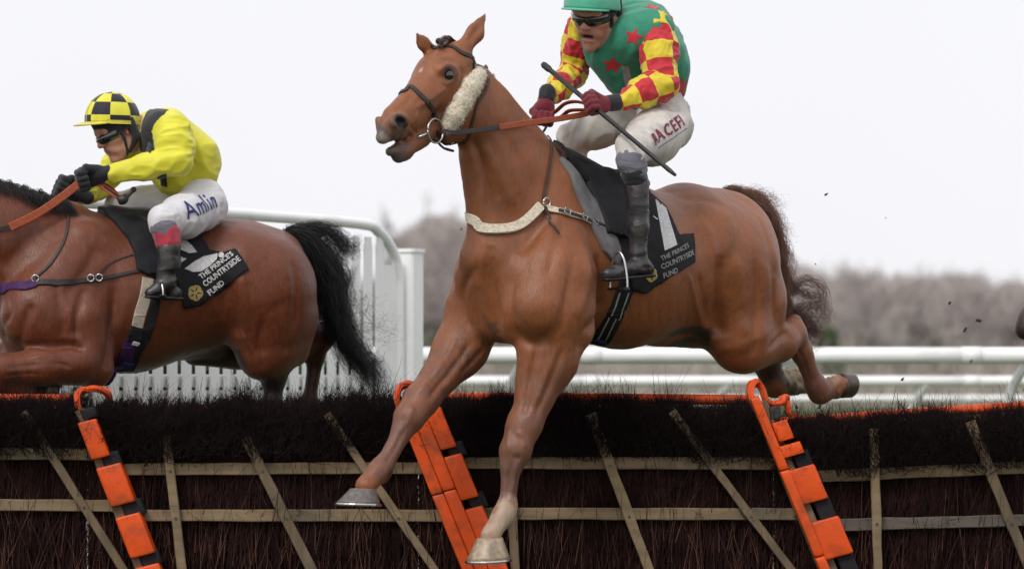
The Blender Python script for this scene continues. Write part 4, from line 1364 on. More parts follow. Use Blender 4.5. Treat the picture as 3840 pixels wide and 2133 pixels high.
def band(name, H, parent, mt_, z0, z1, rx, ry, yc, a0, a1, th=.004, seg=40, rows=6, bulge=.0, zf=None):
    V = []; Fc = []
    for s_ in (0, 1):
        for i in range(rows + 1):
            t = i / rows
            for j in range(seg + 1):
                a = math.radians(a0 + (a1 - a0) * j / seg)
                e = bulge * math.sin(t * math.pi) - s_ * th
                zz = z0 + (z1 - z0) * t
                if zf: zz += zf(a, t)
                V.append(H((rx + e) * math.sin(a), yc + (ry + e) * math.cos(a), zz))
    n = (rows + 1) * (seg + 1)
    for s_ in (0, 1):
        for i in range(rows):
            for j in range(seg):
                a = s_ * n + i * (seg + 1) + j
                f = (a, a + 1, a + seg + 2, a + seg + 1); Fc.append(f[::-1] if not s_ else f)
    for j in range(seg):
        a = j; Fc.append((a, a + n, a + n + 1, a + 1))
        a = rows * (seg + 1) + j; Fc.append((a, a + 1, a + n + 1, a + n))
    for i in range(rows):
        a = i * (seg + 1); Fc.append((a, a + seg + 1, a + n + seg + 1, a + n))
        a += seg; Fc.append((a, a + n, a + n + seg + 1, a + seg + 1))
    return child(name, vf(name, (V, Fc), smooth=True), mt_, parent)

def fist(b, c, d, g, nrm, off=0.0, s=1.0, thumb=True):
    """closed hand: d from wrist to knuckles, g along the grip, nrm towards the palm"""
    c, d, g, nrm = Vector(c), Vector(d).normalized(), Vector(g), Vector(nrm)
    g = (g - d * g.dot(d)).normalized(); n = d.cross(g)
    if n.dot(nrm) < 0: n = -n
    o = off
    for i in range(4):
        e = (i - 1.5) * .0205 * s
        ln = (.9, 1.0, .97, .82)[i]
        w = c - d * .045 * s + g * e * .75
        k0 = c + d * .018 * s + g * e
        b.cap(w, k0, (.0135 + o) * s, (.0125 + o) * s, .012)
        p1 = k0 + (d * .020 + n * .016) * ln * s
        p2 = p1 + (-d * .006 + n * .024) * ln * s
        p3 = p2 + (-d * .024 + n * .002) * ln * s
        kk = .0045
        b.cap(k0, p1, (.0118 + o) * s, (.0112 + o) * s, kk); b.cap(p1, p2, (.0110 + o) * s, (.0104 + o) * s, kk); b.cap(p2, p3, (.0102 + o) * s, (.0092 + o) * s, kk)
    if thumb:
        t0 = c - d * .03 * s + g * .028 * s + n * .008 * s; t1 = c - d * .002 * s + g * .044 * s + n * .020 * s; t2 = c + d * .022 * s + g * .032 * s + n * .034 * s
        b.cap(t0, t1, (.015 + o) * s, (.0125 + o) * s, .01); b.cap(t1, t2, (.012 + o) * s, (.010 + o) * s, .005)

def mesh_blob(name, b, mt_, parent, amp=0, freq=20, along=(0, 0, 1), seed=0, attrs=None, relaxn=1, sharp=1.5, base=None, spots=None, st=.25):
    co, q = b.build(); co = relax(co, q, relaxn); nr = normals(co, q)
    if amp: co = wrinkle(co, nr, amp, freq, along, seed, sharp, st)
    at_ = attrs(co) if attrs else None
    me = npmesh(name, co, q, attrs=at_, col=None if base is None else paint(co, base, spots or [], seed))
    return (child(name, me, mt_, parent) if parent is not None else link(name, me, mt_)), bvh(co, q)

def sleeve_attrs(s, e, w, off=0.0, toff=0.0):
    s, e, w = [np.array(tuple(x)) for x in (s, e, w)]
    def f(co):
        d1, t1 = segdist(co, s, e); d2, t2 = segdist(co, e, w)
        L1 = np.linalg.norm(e - s); L2 = np.linalg.norm(w - e)
        x1 = (co - s) @ (e - s) / L1; x2 = (co - e) @ (w - e) / L2
        m = d1 < d2
        run = np.where(m, np.minimum(x1, L1 + .03), L1 + np.maximum(x2, -.03))
        ax = np.where(m[:, None], (e - s) / L1, (w - e) / L2)
        bp = np.where(m[:, None], s, e)
        r = co - bp; r = r - ax * np.sum(r * ax, 1)[:, None]
        ref = np.array([0, 1.0, 0]) - ax * ax[:, 1:2]; ref /= np.linalg.norm(ref, axis=1)[:, None]
        sd_ = np.cross(ax, ref)
        ang = np.arctan2(np.sum(r * sd_, 1), np.sum(r * ref, 1)) / (2 * math.pi) + .5   # the jump lies on the side away from the lens
        ang = np.arctan2(np.sum(r * sd_, 1), -np.sum(r * ref, 1)) / (2 * math.pi) + .5
        return {'run': run + off + 10, 'turn': ang + toff}
    return f

def star(r, inner=.42, rot=0):
    return [((r if i % 2 == 0 else r * inner) * math.sin(rot + math.pi * i / 5), (r if i % 2 == 0 else r * inner) * math.cos(rot + math.pi * i / 5)) for i in range(10)]

skin_c = (.50, .25, .185)
# ---------------------------------------------------------------- jockey in green
J = {}
def P1(*a): return A(*a)
sN, eN, wN = A(1650, 72, .17), A(1664, 212, .24), A(1566, 256, .19)
sF, eF, wF = A(1468, 66, -.17), A(1440, 185, -.26), A(1374, 256, -.14)
H1 = HeadM(A(1524, 33, .0) + HA.F * .06, (-.42, -.78, -.50), (0, -.3, 1), 1.05)
K1 = HeadM(A(1512, 18, .0) + HA.F * .06 - Vector((0, 0, .042)), (-.42, -.90, -.06), (.06, -.1, 1), 1.04)
body = Blob(.006)
head_prims(body, H1, .020)
body.cap(H1(0, -.02, -.03), A(1545, 95, 0), .062, .07, .03)
def torso1(o):
    b = Blob(.006); c = lambda p, q, ra, rb, k=.05, n=None, sc=1.0: b.cap(p, q, R(ra) + o, R(rb) + o, k, n, sc)
    c(A(1530, 100, -.10), A(1600, 95, .10), 62, 66)
    c(A(1565, 110, 0), A(1625, 200, .0), 76, 74, .06)
    c(A(1625, 70, .06), A(1672, 170, .07), 66, 68, .06)
    c(A(1590, 40, -.02), A(1650, 110, .0), 48, 66, .06)
    c(A(1625, 200, 0), A(1655, 228, .03), 72, 62, .05)
    c(A(1530, 130, -.04), A(1570, 185, -.02), 56, 52, .05)
    c(sN, A(1625, 100, .10), 46, 60); c(sF, A(1520, 95, -.10), 38, 56)
    return b
def legs1(o):
    b = Blob(.006); c = lambda p, q, ra, rb, k=.05, n=None, sc=1.0: b.cap(p, q, R(ra) + o, R(rb) + o, k, n, sc)
    c(A(1640, 260, -.06), A(1668, 285, .07), 62, 62, .05)
    c(A(1672, 298, .10), A(1640, 350, .22), 60, 54, .05)
    c(A(1688, 316, .205), A(1640, 350, .23), 52, 52, .08)
    c(A(1640, 348, .22), A(1592, 372, .31), 56, 40, .04)
    c(A(1592, 372, .31), A(1588, 398, .325), 38, 33, .03)
    c(A(1630, 285, -.08), A(1500, 320, -.20), 60, 50, .05)
    c(A(1500, 320, -.20), A(1440, 345, -.27), 50, 36, .04)
    c(A(1440, 345, -.27), A(1450, 420, -.29), 36, 28, .03)
    return b
for p in torso1(-.014).P + legs1(-.012).P: body.P.append(p)
for s_, e_, w_ in ((sN, eN, wN), (sF, eF, wF)):
    body.cap(s_, e_, .045, .036, .02); body.cap(e_, w_, .034, .024, .02)
body.cap(A(1588, 398, .325), A(1606, 650, .34), .030, .022, .02); body.cap(A(1612, 670, .34), A(1535, 690, .34), .022, .018, .01)
body.cap(A(1450, 420, -.29), A(1470, 640, -.36), .030, .022, .02); body.cap(A(1474, 660, -.36), A(1400, 672, -.36), .022, .018, .01)
hN, hF = A(1492, 265, .155), A(1367, 292, -.11)
whip_a, whip_b = A(1366, 162, -.12), A(1699, 441, .62)
whip_d = (A(1699, 441, .36) - A(1366, 162, -.02)).normalized()
dN = (hN - wN).normalized(); dF = Vector((-.15, -.35, -.9)).normalized()
fist(body, hN, dN, -whip_d, (-.2, -.6, -.5), -.003); fist(body, hF, dF, (-1, 0, .15), (-.2, -.6, -.2), -.003)
fst = H1.c
j1, _ = mesh_blob('person', body, M['skin'], None, base=skin_c, relaxn=1, seed=71, spots=[
    (H1(-.014, .09, -.064), H1(.014, .09, -.064), .006, .012, (.04, .010, .010)),
    (H1(-.018, .095, -.084), H1(.018, .095, -.084), .003, .009, (.40, .13, .11)),
    (H1(-.05, .06, -.03), H1(-.05, .06, -.05), .01, .03, (.52, .20, .15)), (H1(.05, .06, -.03), H1(.05, .06, -.05), .01, .03, (.52, .20, .15)),
    (H1(0, .11, -.02), H1(0, .11, -.01), .005, .016, (.52, .21, .16)),
    (H1(0, .06, -.11), H1(0, .02, -.13), .01, .035, (.38, .20, .16))])
put(j1, 'jockey in green silks with red stars and red and yellow checked sleeves, whip in hand', 'jockey')
jk, jkt = mesh_blob('jacket', torso1(0), M['green'], j1, .010, 13, (.3, -.3, 1), 80, st=.35)
for i, (s_, e_, w_, seed) in enumerate(((sN, eN, wN, 81), (sF, eF, wF, 91))):
    f = (1.0, .86)[i]
    b_ = Blob(.005)
    b_.cap(s_, s_.lerp(e_, .4), R(46) * f, R(47) * f, .03).cap(s_.lerp(e_, .4), e_, R(47) * f, R(40) * f, .03)
    b_.cap(e_, e_.lerp(w_, .5), R(42) * f, R(34) * f, .02).cap(e_.lerp(w_, .5), w_, R(34) * f, R(23) * f, .03)
    sl, slt = mesh_blob('sleeve', b_, M['checksleeve'], j1, .012, 22, (.1, -.2, 1) if i else (0, -.2, 1), seed, attrs=sleeve_attrs(s_, e_, w_, (.052, .02)[i], (.125, .16)[i]), st=.8)
    b_ = Blob(.004).cap(w_ + (e_ - w_).normalized() * .02, w_ - (e_ - w_).normalized() * .012, R(22) * f, R(19) * f, .01)
    mesh_blob('wrist_cuff', b_, M['sock'], j1, .003, 60, w_ - e_, seed + 2)
for c_, d_, g_, n_ in ((hN, dN, -whip_d, (-.2, -.6, -.5)), (hF, dF, (-1, 0, .15), (-.2, -.6, -.2))):
    b_ = Blob(.0032); fist(b_, c_, d_, g_, n_, .0025)
    b_.cap(c_ - d_ * .045, c_ - d_ * .085, .030, .029, .012)
    mesh_blob('glove', b_, M['glove_red'], j1, .0012, 60, g_, 95)
    mesh_blob('glove_cuff', Blob(.004).cap(c_ - d_ * .078, c_ - d_ * .105, .033, .034, .008), M['glove_black'], j1, .002, 60, d_, 96)
br, brt = mesh_blob('breeches', legs1(0), M['breech'], j1, .009, 18, (.6, -.3, .9), 101, st=.3)
# stars and tab on the jacket
for (x, y, r, rot) in ((1541, 164, .046, .1), (1512, 92, .038, .5), (1594, 94, .040, .3), (1644, 20, .044, .8), (1712, 222, .055, .2)):
    h_ = hit(jkt, x, y, HA, 0)
    u_ = Vector((1, 0, 0)); u_ = (u_ - h_[1] * u_.dot(h_[1])).normalized()
    onto('star', flat_poly(star(r, .45, rot), .008), h_[0], u_, h_[1].cross(u_), jkt, jk, M['redfab'], .0018, .35)
h_ = hit(jkt, 1570, 198, HA, 0)
onto('number_tab', flat_poly([(-.012, .045), (.018, .045), (.038, -.035), (.008, -.045)], .01), h_[0], (1, 0, 0), (0, 0, 1), jkt, jk, M['silver'], .003)
# sleeve seam piping
# lettering on the thigh
print_at('lettering', 'RACEFI', brt, hit(brt, 1648, 366, HA, 0)[0], hit(brt, 1722, 314, HA, 0)[0], .048, br, M['maroonprint'], bold=.0014, spacing=1.2)
P = [hit(brt, 1655 + t * 73 / 9, 373 - t * 50 / 9, HA, 0)[0] + HA.N * .001 for t in range(10)]
child('underline', vf('underline', tube(P, .0014, 4)), M['navyprint'], br)
# head gear
dome('helmet', K1, j1, M['capgreen'], bump=.004, seed=5, rx=.106, ry=.126, cen=(0, -.01, .042))
peak('helmet_peak', K1, j1, M['capgreen'], cen=(0, -.01, .042), rx=.106, ry=.126, z=.028, out=.030, drop=.006)
band('forehead_band', H1, j1, M['darkcap'], .015, .095, .091, .104, -.008, -115, 115, .006)
band('goggles', H1, j1, M['goggle'], -.016, .026, .082, .104, .0, -64, 64, .012, bulge=.008)
band('goggle_strap', H1, j1, M['darkcap'], -.004, .016, .086, .098, -.006, 60, 300, .003)
for x in (-1, 1):
    b_ = Blob(.0035).cap(H1(x*.076, -.035, .03), H1(x*.076, -.03, -.05), .022, .018, .01).cap(H1(x*.076, -.03, -.05), H1(x*.05, .02, -.095), .018, .008, .01).cap(H1(x*.076, .024, .03), H1(x*.075, .022, -.03), .010, .007, .006).cap(H1(x*.075, .022, -.03), H1(x*.05, .03, -.09), .007, .006, .006)
    mesh_blob('helmet_padding', b_, M['darkcap'], j1, .001, 40, (0, 0, 1), 7)
b_ = Blob(.0035).cap(H1(-.05, .03, -.092), H1(0, .045, -.128), .007, .010, .004).cap(H1(0, .045, -.128), H1(.05, .03, -.092), .010, .007, .004)
mesh_blob('chin_strap', b_, M['darkcap'], j1)
# boots
for v, dx, dy, far in ((.34, 0, 0, 0), (-.36, -136, -14, 1)):
    if far: kx = [(1450, 430), (1466, 560), (1472, 640), (1474, 665), (1404, 678), (1484, 668)]
    else: kx = [(1602, 458), (1606, 570), (1606, 640), (1612, 668), (1530, 690), (1626, 676)]
    q_ = [A(x, y, v if i else v - .01) for i, (x, y) in enumerate(kx)]
    b_ = Blob(.0045).cap(q_[0], q_[1], R(30), R(25), .02).cap(q_[1], q_[2], R(24), R(19), .02).cap(q_[2], q_[3], R(19), R(23), .02).cap(q_[3], q_[4], R(23), R(13), .02).ball(q_[5], R(19), .02).cap(q_[4].lerp(q_[3], .3), q_[4], R(17), R(15), .02)
    bo, bt = mesh_blob('boot', b_, M['boot'], j1, .005, 26, (1, 0, .15), 111, st=.2)
    s0, s1_ = q_[5] + Vector((0.01, 0, -.026)), q_[4] + Vector((0, 0, -.020))
    b_ = Blob(.004).cap(s0, s0.lerp(s1_, .3), .028, .026, .01, (0, 0, 1), 3).cap(s0.lerp(s1_, .4), s1_, .028, .026, .01, (0, 0, 1), 3.2)
    mesh_blob('sole', b_, M['leather'], bo)
    if not far:
        b_ = Blob(.004).cap(A(1586, 404, .325), A(1592, 420, .328), R(36), R(32), .02).cap(A(1592, 420, .328), A(1598, 444, .332), R(32), R(29), .02)
        mesh_blob('sock', b_, M['sock'], j1, .005, 50, (1, .1, -.3), 113, st=.1)
        b_ = Blob(.004).cap(A(1594, 436, .332), A(1598, 446, .334), R(31), R(30), .01)
        mesh_blob('boot_cuff', b_, M['darkcap'], bo, .003, 50, (1, 0, 0), 114, st=.2)
def stirrup(p, w, h, label, fr, group='stirrup irons'):
    st = empty('stirrup', tuple(p), label, 'stirrup', group)
    F2, U2 = fr.N, Vector((0, 0, 1))
    P = [p - F2*w - U2*h*.5, p - F2*w*.95 - U2*h*.2, p - F2*w*.6 + U2*h*.3, p + U2*h*.5, p + F2*w*.6 + U2*h*.3, p + F2*w*.95 - U2*h*.2, p + F2*w - U2*h*.5]
    child('iron_bow', vf('iron_bow', tube(catmull(P, 5), .0048, 8), smooth=True), M['steel'], st)
    child('tread', vf('tread', beam(p - F2*w*1.02 - U2*h*.5, p + F2*w*1.02 - U2*h*.5, .030, .009, (0, 0, 1))), M['leather'], st)
    return st
stirrup(A(1556, 680, .335), .046, R(90), 'steel stirrup iron round the foot of the jockey in green', HA)

# whip
wh = empty('whip', tuple(whip_a), 'long black whip slanting through the maroon glove of the jockey in green', 'whip', 'whips')
L_ = whip_b - whip_a
child('shaft', vf('shaft', tube([whip_a + L_ * t for t in (0.1, .3, .4, .7, .96, 1)], [.0105, .0095, .0092, .0088, .0092, .006], 10), smooth=True), M['leather'], wh)
child('grip', vf('grip', tube([whip_a + L_ * t for t in (0, .01, .045, .06, .16, .3)], [.011, .0135, .0135, .010, .0098, .0085], 12), smooth=True), M['strap'], wh)

# reins of the chestnut
def reins(name, label, parts_, loc):
    e_ = empty(name, loc, label, 'reins')
    for nm, mt_, pts, w, th, up in parts_:
        P = catmull(pts, 8)
        child(nm, vf(nm, ribbon(P, [up] * len(P), w, th)), mt_, e_)
    return e_
rs = rc + HEAD.N * .008
near_mid = A(1255, 320, .13)
reins('reins', 'reins with orange rubber grips running from bit ring to maroon gloves', [
    ('rein_strap', M['strap'], [rs + Vector((.02, 0, 0)), HEAD.at(1150, 334, .13), near_mid], .019, .006, (0.4, -.9, 0)),
    ('rubber_grip', M['rubber'], [near_mid, A(1340, 308, .125), A(1420, 297, .12), A(1478, 285, .11), hN + Vector((0, 0, -.01))], .023, .008, (0.4, -.9, 0)),
    ('rein_strap', M['strap'], [HEAD.at(1040, 352, -.06), A(1190, 350, -.10), A(1300, 318, -.12)], .017, .006, (0.4, -.9, 0)),
    ('rubber_grip', M['rubber'], [A(1300, 318, -.12), A(1345, 306, -.12), hF], .021, .008, (0.4, -.9, 0)),
    ('rein_loop', M['rubber'], [hF + Vector((.01, -.01, 0)), A(1396, 282, -.06), A(1420, 262, 0), A(1445, 256, .04), A(1470, 260, .09)], .019, .006, (.2, -.6, -.7)),
    ('rein_loop', M['rubber'], [hF + Vector((.02, -.01, -.02)), A(1410, 296, -.05), A(1430, 280, 0), A(1455, 277, .05), A(1480, 278, .10)], .021, .006, (.2, -.6, -.7)),
    ('loose_strap', M['strap'], [A(1384, 300, -.1), A(1368, 330, -.04), A(1348, 352, -.02)], .010, .005, (0.4, -.9, 0)),
    ], tuple(rs))

# ---------------------------------------------------------------- jockey in yellow
sN, eN, wN = B(436, 335, .19), B(446, 408, .26), B(292, 436, .14)
sF, eF, wF = B(360, 345, -.18), B(238, 500, -.20), B(198, 484, -.15)
sF, eF, wF = B(350, 350, -.17), B(252, 470, -.24), B(196, 494, -.14)
H2 = HeadM(B(300, 330, .02), (-.80, -.42, -.50), (-.2, -.05, 1), .98)
K2 = HeadM(B(276, 300, .02) - Vector((0, 0, .040)), (-.88, -.45, .0), (0, -.04, 1), .98)
body = Blob(.006); head_prims(body, H2)
body.cap(H2(0, -.03, -.03), B(370, 350, 0), .058, .07, .03)
def torso2(o):
    b = Blob(.006); c = lambda p, q, ra, rb, k=.05, n=None, sc=1.0: b.cap(p, q, RB(ra) + o, RB(rb) + o, k, n, sc)
    c(B(395, 338, -.10), B(415, 340, .10), 56, 58)
    c(B(400, 345, 0), B(460, 400, 0), 64, 72, .06)
    c(B(460, 400, 0), B(490, 432, .02), 70, 58, .06)
    c(B(410, 400, .03), B(430, 445, .03), 52, 44, .05)
    c(B(425, 325, .06), B(500, 390, .06), 46, 46, .06)
    c(B(372, 335, -.02), B(395, 345, .0), 46, 50, .05)
    return b
def legs2(o):
    b = Blob(.006); c = lambda p, q, ra, rb, k=.05, n=None, sc=1.0: b.cap(p, q, RB(ra) + o, RB(rb) + o, k, n, sc)
    c(B(500, 480, -.05), B(506, 505, .08), 52, 54, .05)
    c(B(512, 520, .12), B(460, 545, .24), 58, 52, .05)
    c(B(460, 545, .24), B(412, 555, .31), 50, 36, .04)
    c(B(412, 555, .31), B(415, 578, .325), 34, 31, .03)
    c(B(480, 500, -.08), B(350, 520, -.20), 54, 46, .05)
    c(B(350, 520, -.20), B(300, 520, -.26), 44, 34, .04)
    c(B(300, 520, -.26), B(330, 600, -.3), 34, 28, .03)
    return b
for p in torso2(-.014).P + legs2(-.012).P: body.P.append(p)
for s_, e_, w_ in ((sN, eN, wN), (sF, eF, wF)):
    body.cap(s_, e_, .045, .036, .02); body.cap(e_, w_, .034, .024, .02)
body.cap(B(415, 578, .325), B(417, 700, .34), .03, .02, .02); body.cap(B(418, 722, .34), B(375, 738, .34), .022, .018, .01)
body.cap(B(330, 600, -.3), B(360, 700, -.34), .03, .02, .02); body.cap(B(360, 715, -.34), B(320, 730, -.34), .022, .018, .01)
hN, hF = B(222, 446, .10), B(166, 474, -.10)
dN = (hN - wN).normalized() + Vector((0, 0, -.1)); dF = (hF - wF).normalized()
dF = Vector((-.8, -.3, .35)).normalized()
gN = (.5, -.2, .8)
fist(body, hN, dN, gN, (-.5, -.1, -.8), -.003); fist(body, hF, dF, (.4, 0, .9), (-.4, -.2, -.6), -.003)
j2, _ = mesh_blob('person', body, M['skin'], None, base=skin_c, relaxn=1, seed=72, spots=[
    (H2(-.02, .095, -.056), H2(.02, .095, -.056), .003, .012, (.36, .12, .10)),
    (H2(.05, .06, -.03), H2(.05, .06, -.05), .01, .03, (.52, .20, .15)),
    (H2(-.08, 0, .01), H2(-.08, 0, -.01), .01, .024, (.55, .16, .13)),
    (H2(0, .11, -.02), H2(0, .11, -.01), .005, .016, (.52, .21, .16))])
put(j2, 'jockey in yellow silks with yellow and black checked cap crouching low over the bay', 'jockey')
jk, jkt = mesh_blob('jacket', torso2(0), M['yellow'], j2, .013, 11, (.8, -.2, -.5), 82, st=.25)
for i, (s_, e_, w_, seed) in enumerate(((sN, eN, wN, 83), (sF, eF, wF, 93))):
    f = (1.0, .84)[i]
    b_ = Blob(.005)
    b_.cap(s_, s_.lerp(e_, .5), RB(50) * f, RB(44) * f, .03).cap(s_.lerp(e_, .5), e_, RB(44) * f, RB(36) * f, .03)
    b_.cap(e_, e_.lerp(w_, .5), RB(36) * f, RB(31) * f, .02).cap(e_.lerp(w_, .5), w_, RB(31) * f, RB(23) * f, .03)
    mesh_blob('sleeve', b_, M['yellow'], j2, .012, 16, w_ - e_, seed, st=.35)
    mesh_blob('wrist_cuff', Blob(.004).cap(w_ + (e_ - w_).normalized() * .012, w_ - (e_ - w_).normalized() * .008, RB(22) * f, RB(22) * f, .01), M['skin'] if False else M['yellowtrim'], j2, .002, 60, w_ - e_, seed + 2)
for c_, d_, g_, n_ in ((hN, dN, gN, (-.5, -.1, -.8)), (hF, dF, (.4, 0, .9), (-.4, -.2, -.6))):
    d_ = Vector(d_).normalized()
    b_ = Blob(.0032); fist(b_, c_, d_, g_, n_, .0025, 1.1)
    b_.cap(c_ - d_ * .045, c_ - d_ * .10, .031, .030, .012)
    mesh_blob('glove', b_, M['glove_black'], j2, .0012, 60, g_, 95)
br, brt = mesh_blob('breeches', legs2(0), M['breech2'], j2, .009, 16, (.8, -.3, .5), 102, st=.25)
# black bands of the jacket: shoulder yoke and diamond
SJ = lambda x, y: hit(jkt, x, y, HB, 0)[0]
jkall = tree_of(jk, [o for o in bpy.data.objects if o.parent == j2 and o.name.startswith('sleeve')][0])
for nm, pl in (('black_yoke', [(377, 277), (424, 278), (400, 300), (380, 330), (378, 386), (354, 380), (356, 330), (362, 300)]), ('black_patch', [(394, 447), (419, 437), (421, 470), (405, 466)])):
    pts = [hit(jkall, x, y, HB, 0)[0] for x, y in pl]
    sheet(nm, jk, M['darkcap'], jkall, HB, pts, .0, .003, .012, .0, 9)
print_at('lettering', 'Amlin', brt, hit(brt, 470, 552, HB, 0)[0], hit(brt, 546, 521, HB, 0)[0], .078, br, M['navyprint'], bold=.0010, spacing=1.12)
dome('helmet', K2, j2, M['checkcap'], bump=.002, seed=6, rx=.104, ry=.122, cen=(0, -.012, .040))
peak('helmet_peak', K2, j2, M['capyellow'], cen=(0, -.012, .040), rx=.104, ry=.122, z=.026, out=.055, drop=.016)
band('helmet_rim', K2, j2, M['capyellow'], .018, .034, .106, .124, -.012, 60, 300, .006)
band('forehead_band', H2, j2, M['darkcap'], .010, .095, .091, .106, -.008, -115, 115, .006)
band('goggles', H2, j2, M['goggle'], -.018, .022, .083, .105, .0, -68, 68, .012, bulge=.008)
band('goggle_strap', H2, j2, M['darkcap'], -.004, .014, .088, .100, -.006, 60, 300, .003)
for x in (-1, 1):
    b_ = Blob(.0035).cap(H2(x*.076, -.035, .03), H2(x*.076, -.03, -.05), .022, .018, .01).cap(H2(x*.076, -.03, -.05), H2(x*.05, .02, -.095), .018, .008, .01).cap(H2(x*.076, .024, .03), H2(x*.075, .022, -.03), .010, .007, .006).cap(H2(x*.075, .022, -.03), H2(x*.05, .03, -.09), .007, .006, .006)
    mesh_blob('helmet_padding', b_, M['darkcap'], j2, .001, 40, (0, 0, 1), 7)
b_ = Blob(.0035).cap(H2(-.05, .03, -.092), H2(0, .045, -.120), .007, .008, .004).cap(H2(0, .045, -.120), H2(.05, .03, -.092), .008, .007, .004)
mesh_blob('chin_strap', b_, M['darkcap'], j2)
for v, far in ((.34, 0), (-.35, 1)):
    if far: kx = [(335, 620), (350, 660), (358, 695), (362, 712), (322, 726), (372, 720)]
    else: kx = [(424, 625), (424, 660), (415, 695), (420, 712), (378, 737), (440, 738)]
    q_ = [B(x, y, v) for x, y in kx]
    b_ = Blob(.0045).cap(q_[0], q_[1], RB(29), RB(27), .02).cap(q_[1], q_[2], RB(27), RB(20), .02).cap(q_[2], q_[3], RB(20), RB(22), .02).cap(q_[3], q_[4], RB(22), RB(13), .02).ball(q_[5], RB(17), .02)
    bo, bt = mesh_blob('boot', b_, M['boot'], j2, .005, 26, (1, 0, .15), 115, st=.2)
    s0, s1_ = q_[5] + Vector((0.01, 0, -.022)), q_[4] + Vector((0, 0, -.016))
    b_ = Blob(.004).cap(s0, s0.lerp(s1_, .3), .028, .026, .01, (0, 0, 1), 3).cap(s0.lerp(s1_, .4), s1_, .028, .026, .01, (0, 0, 1), 3.2)
    mesh_blob('sole', b_, M['leather'], bo)
    b_ = Blob(.004).cap(B(418, 584, .326), B(423, 610, .334), RB(34), RB(31), .02) if not far else Blob(.004).cap(B(328, 590, -.3), B(334, 612, -.32), RB(30), RB(29), .02)
    mesh_blob('boot_cuff', b_, M['bootred'], bo, .004, 40, (.2, 0, 1), 116, st=.3)
    if not far:
        mesh_blob('sock', Blob(.004).cap(B(413, 572, .322), B(416, 580, .324), RB(36), RB(34), .01), M['sock'], j2, .002, 50, (1, 0, 0), 117, st=.2)
stirrup(B(402, 724, .34), .044, R(40), 'steel stirrup iron under the black boot of the jockey in yellow', HB)
# whip stub held in the near hand and reins
wa, wb = B(322, 474, .16), B(160, 500, -.02)
wh = empty('whip', tuple(wa), 'black whip with knobbed end held by the jockey in yellow', 'whip', 'whips')
kb = B(324, 476, .16)
b_ = Blob(.0035).ball(B(311, 502, .15), .020, .01).cap(B(311, 500, .15), B(330, 484, .16), .012, .008, .01).ball(B(336, 477, .16), .013, .006).cap(B(305, 508, .15), B(298, 498, .15), .013, .008, .008)
mesh_blob('grip', b_, M['leather'], wh)
child('shaft', vf('shaft', tube([B(305, 500, .15), B(240, 462, .10), B(180, 440, .02), B(60, 400, -.1)][:1] + [B(298, 494, .15), B(262, 470, .12)], [.006, .006, .006], 8)), M['leather'], wh)
reins('reins', 'reins with orange rubber grips held low by the black gloves over the bay neck', [
    ('rubber_grip', M['rubber'], [B(206, 456, .12), B(150, 500, .14), B(90, 540, .16), B(24, 572, .18)], .034, .009, (0.3, -.9, 0)),
    ('rein_strap', M['strap'], [B(24, 572, .18), B(-60, 590, .17), B(-200, 600, .12), B(-270, 600, .1)], .022, .006, (0.3, -.9, 0)),
    ('rein_strap', M['strap'], [B(150, 486, -.10), B(20, 540, -.16), B(-270, 600, -.1)], .020, .006, (0.3, -.9, 0)),
    ('rein_loop', M['rubber'], [B(240, 456, .10), B(262, 472, .12), B(288, 490, .14), B(304, 500, .15)], .026, .008, (.2, -.8, .3)),
    ('rein_loop', M['rubber'], [B(236, 452, .08), B(272, 468, .10), B(296, 488, .12)], .014, .006, (.2, -.8, .3)),
    ], tuple(B(206, 456, .12)))

# ================================================================== GROUND, HURDLES, RAILS
M['turf'] = mat('turf', (.060, .085, .030), .9, .2, 3, .35, .02, 40, dirt=((.10, .085, .05), .6, .45, .75))
def grid_mesh(name, x0, x1, y0, y1, nx, ny, fz):
    xs = np.linspace(x0, x1, nx); ys = y0 + (y1 - y0) * np.linspace(0, 1, ny) ** 3
    X, Y = np.meshgrid(xs, ys, indexing='ij')
    co = np.stack([X.ravel(), Y.ravel(), np.zeros(X.size)], 1)
    co[:, 2] = fz(co)
    i = np.arange(nx - 1)[:, None] * ny + np.arange(ny - 1)[None]
    q = np.stack([i, i + ny, i + ny + 1, i + 1], -1).reshape(-1, 4)
    return npmesh(name, co, q)
g_ = link('grass_ground', grid_mesh('grass_ground', -900, 900, -30, 2500, 260, 260, lambda c: (vnoise(c * .7, 3) - .5) * .05), M['turf'])
put(g_, kind='structure')

M['timber'] = mat('weathered_timber', (.215, .155, .092), .75, .25, 9, .28, .0012, 70, stretch=(.25, 1, 3), dirt=((.12, .10, .07), 5, .5, .75))
M['timber2'] = mat('weathered_post_timber', (.155, .112, .070), .8, .25, 12, .3, .0012, 70, stretch=(3, 1, .3), dirt=((.09, .075, .055), 6, .5, .75))
M['greytimber'] = mat('grey_wet_timber', (.115, .095, .080), .8, .25, 10, .28, .0012, 70, stretch=(.25, 1, 3))
M['birch'] = mat('birch_twig', (.012, .0068, .0075), .85, .12, 2.5, .5, 0)
M['palestem'] = mat('pale_birch_stem', (.10, .046, .032), .75, .2, 9, .6, 0)
M['birchred'] = mat('birch_stem', (.030, .0125, .0115), .8, .15, 9, .6, 0)
M['birchcore'] = mat('packed_birch', (.006, .004, .005), .9, .1, 30, .5, .02, 60, stretch=(1, 1, .1))
M['orange'] = mat('orange_padding', (.72, .078, .004), .5, .4, 8, .16, .0015, 60, dirt=((.22, .045, .015), 12, .48, .78))
M['nail'] = mat('nail_head', (.10, .095, .09), .4, .5, 10, .1, metal=.8)

YH = 13.95
def Hp(x, y, dy=0.0): return at(x, y, YH + dy)
px = mpp(YH)

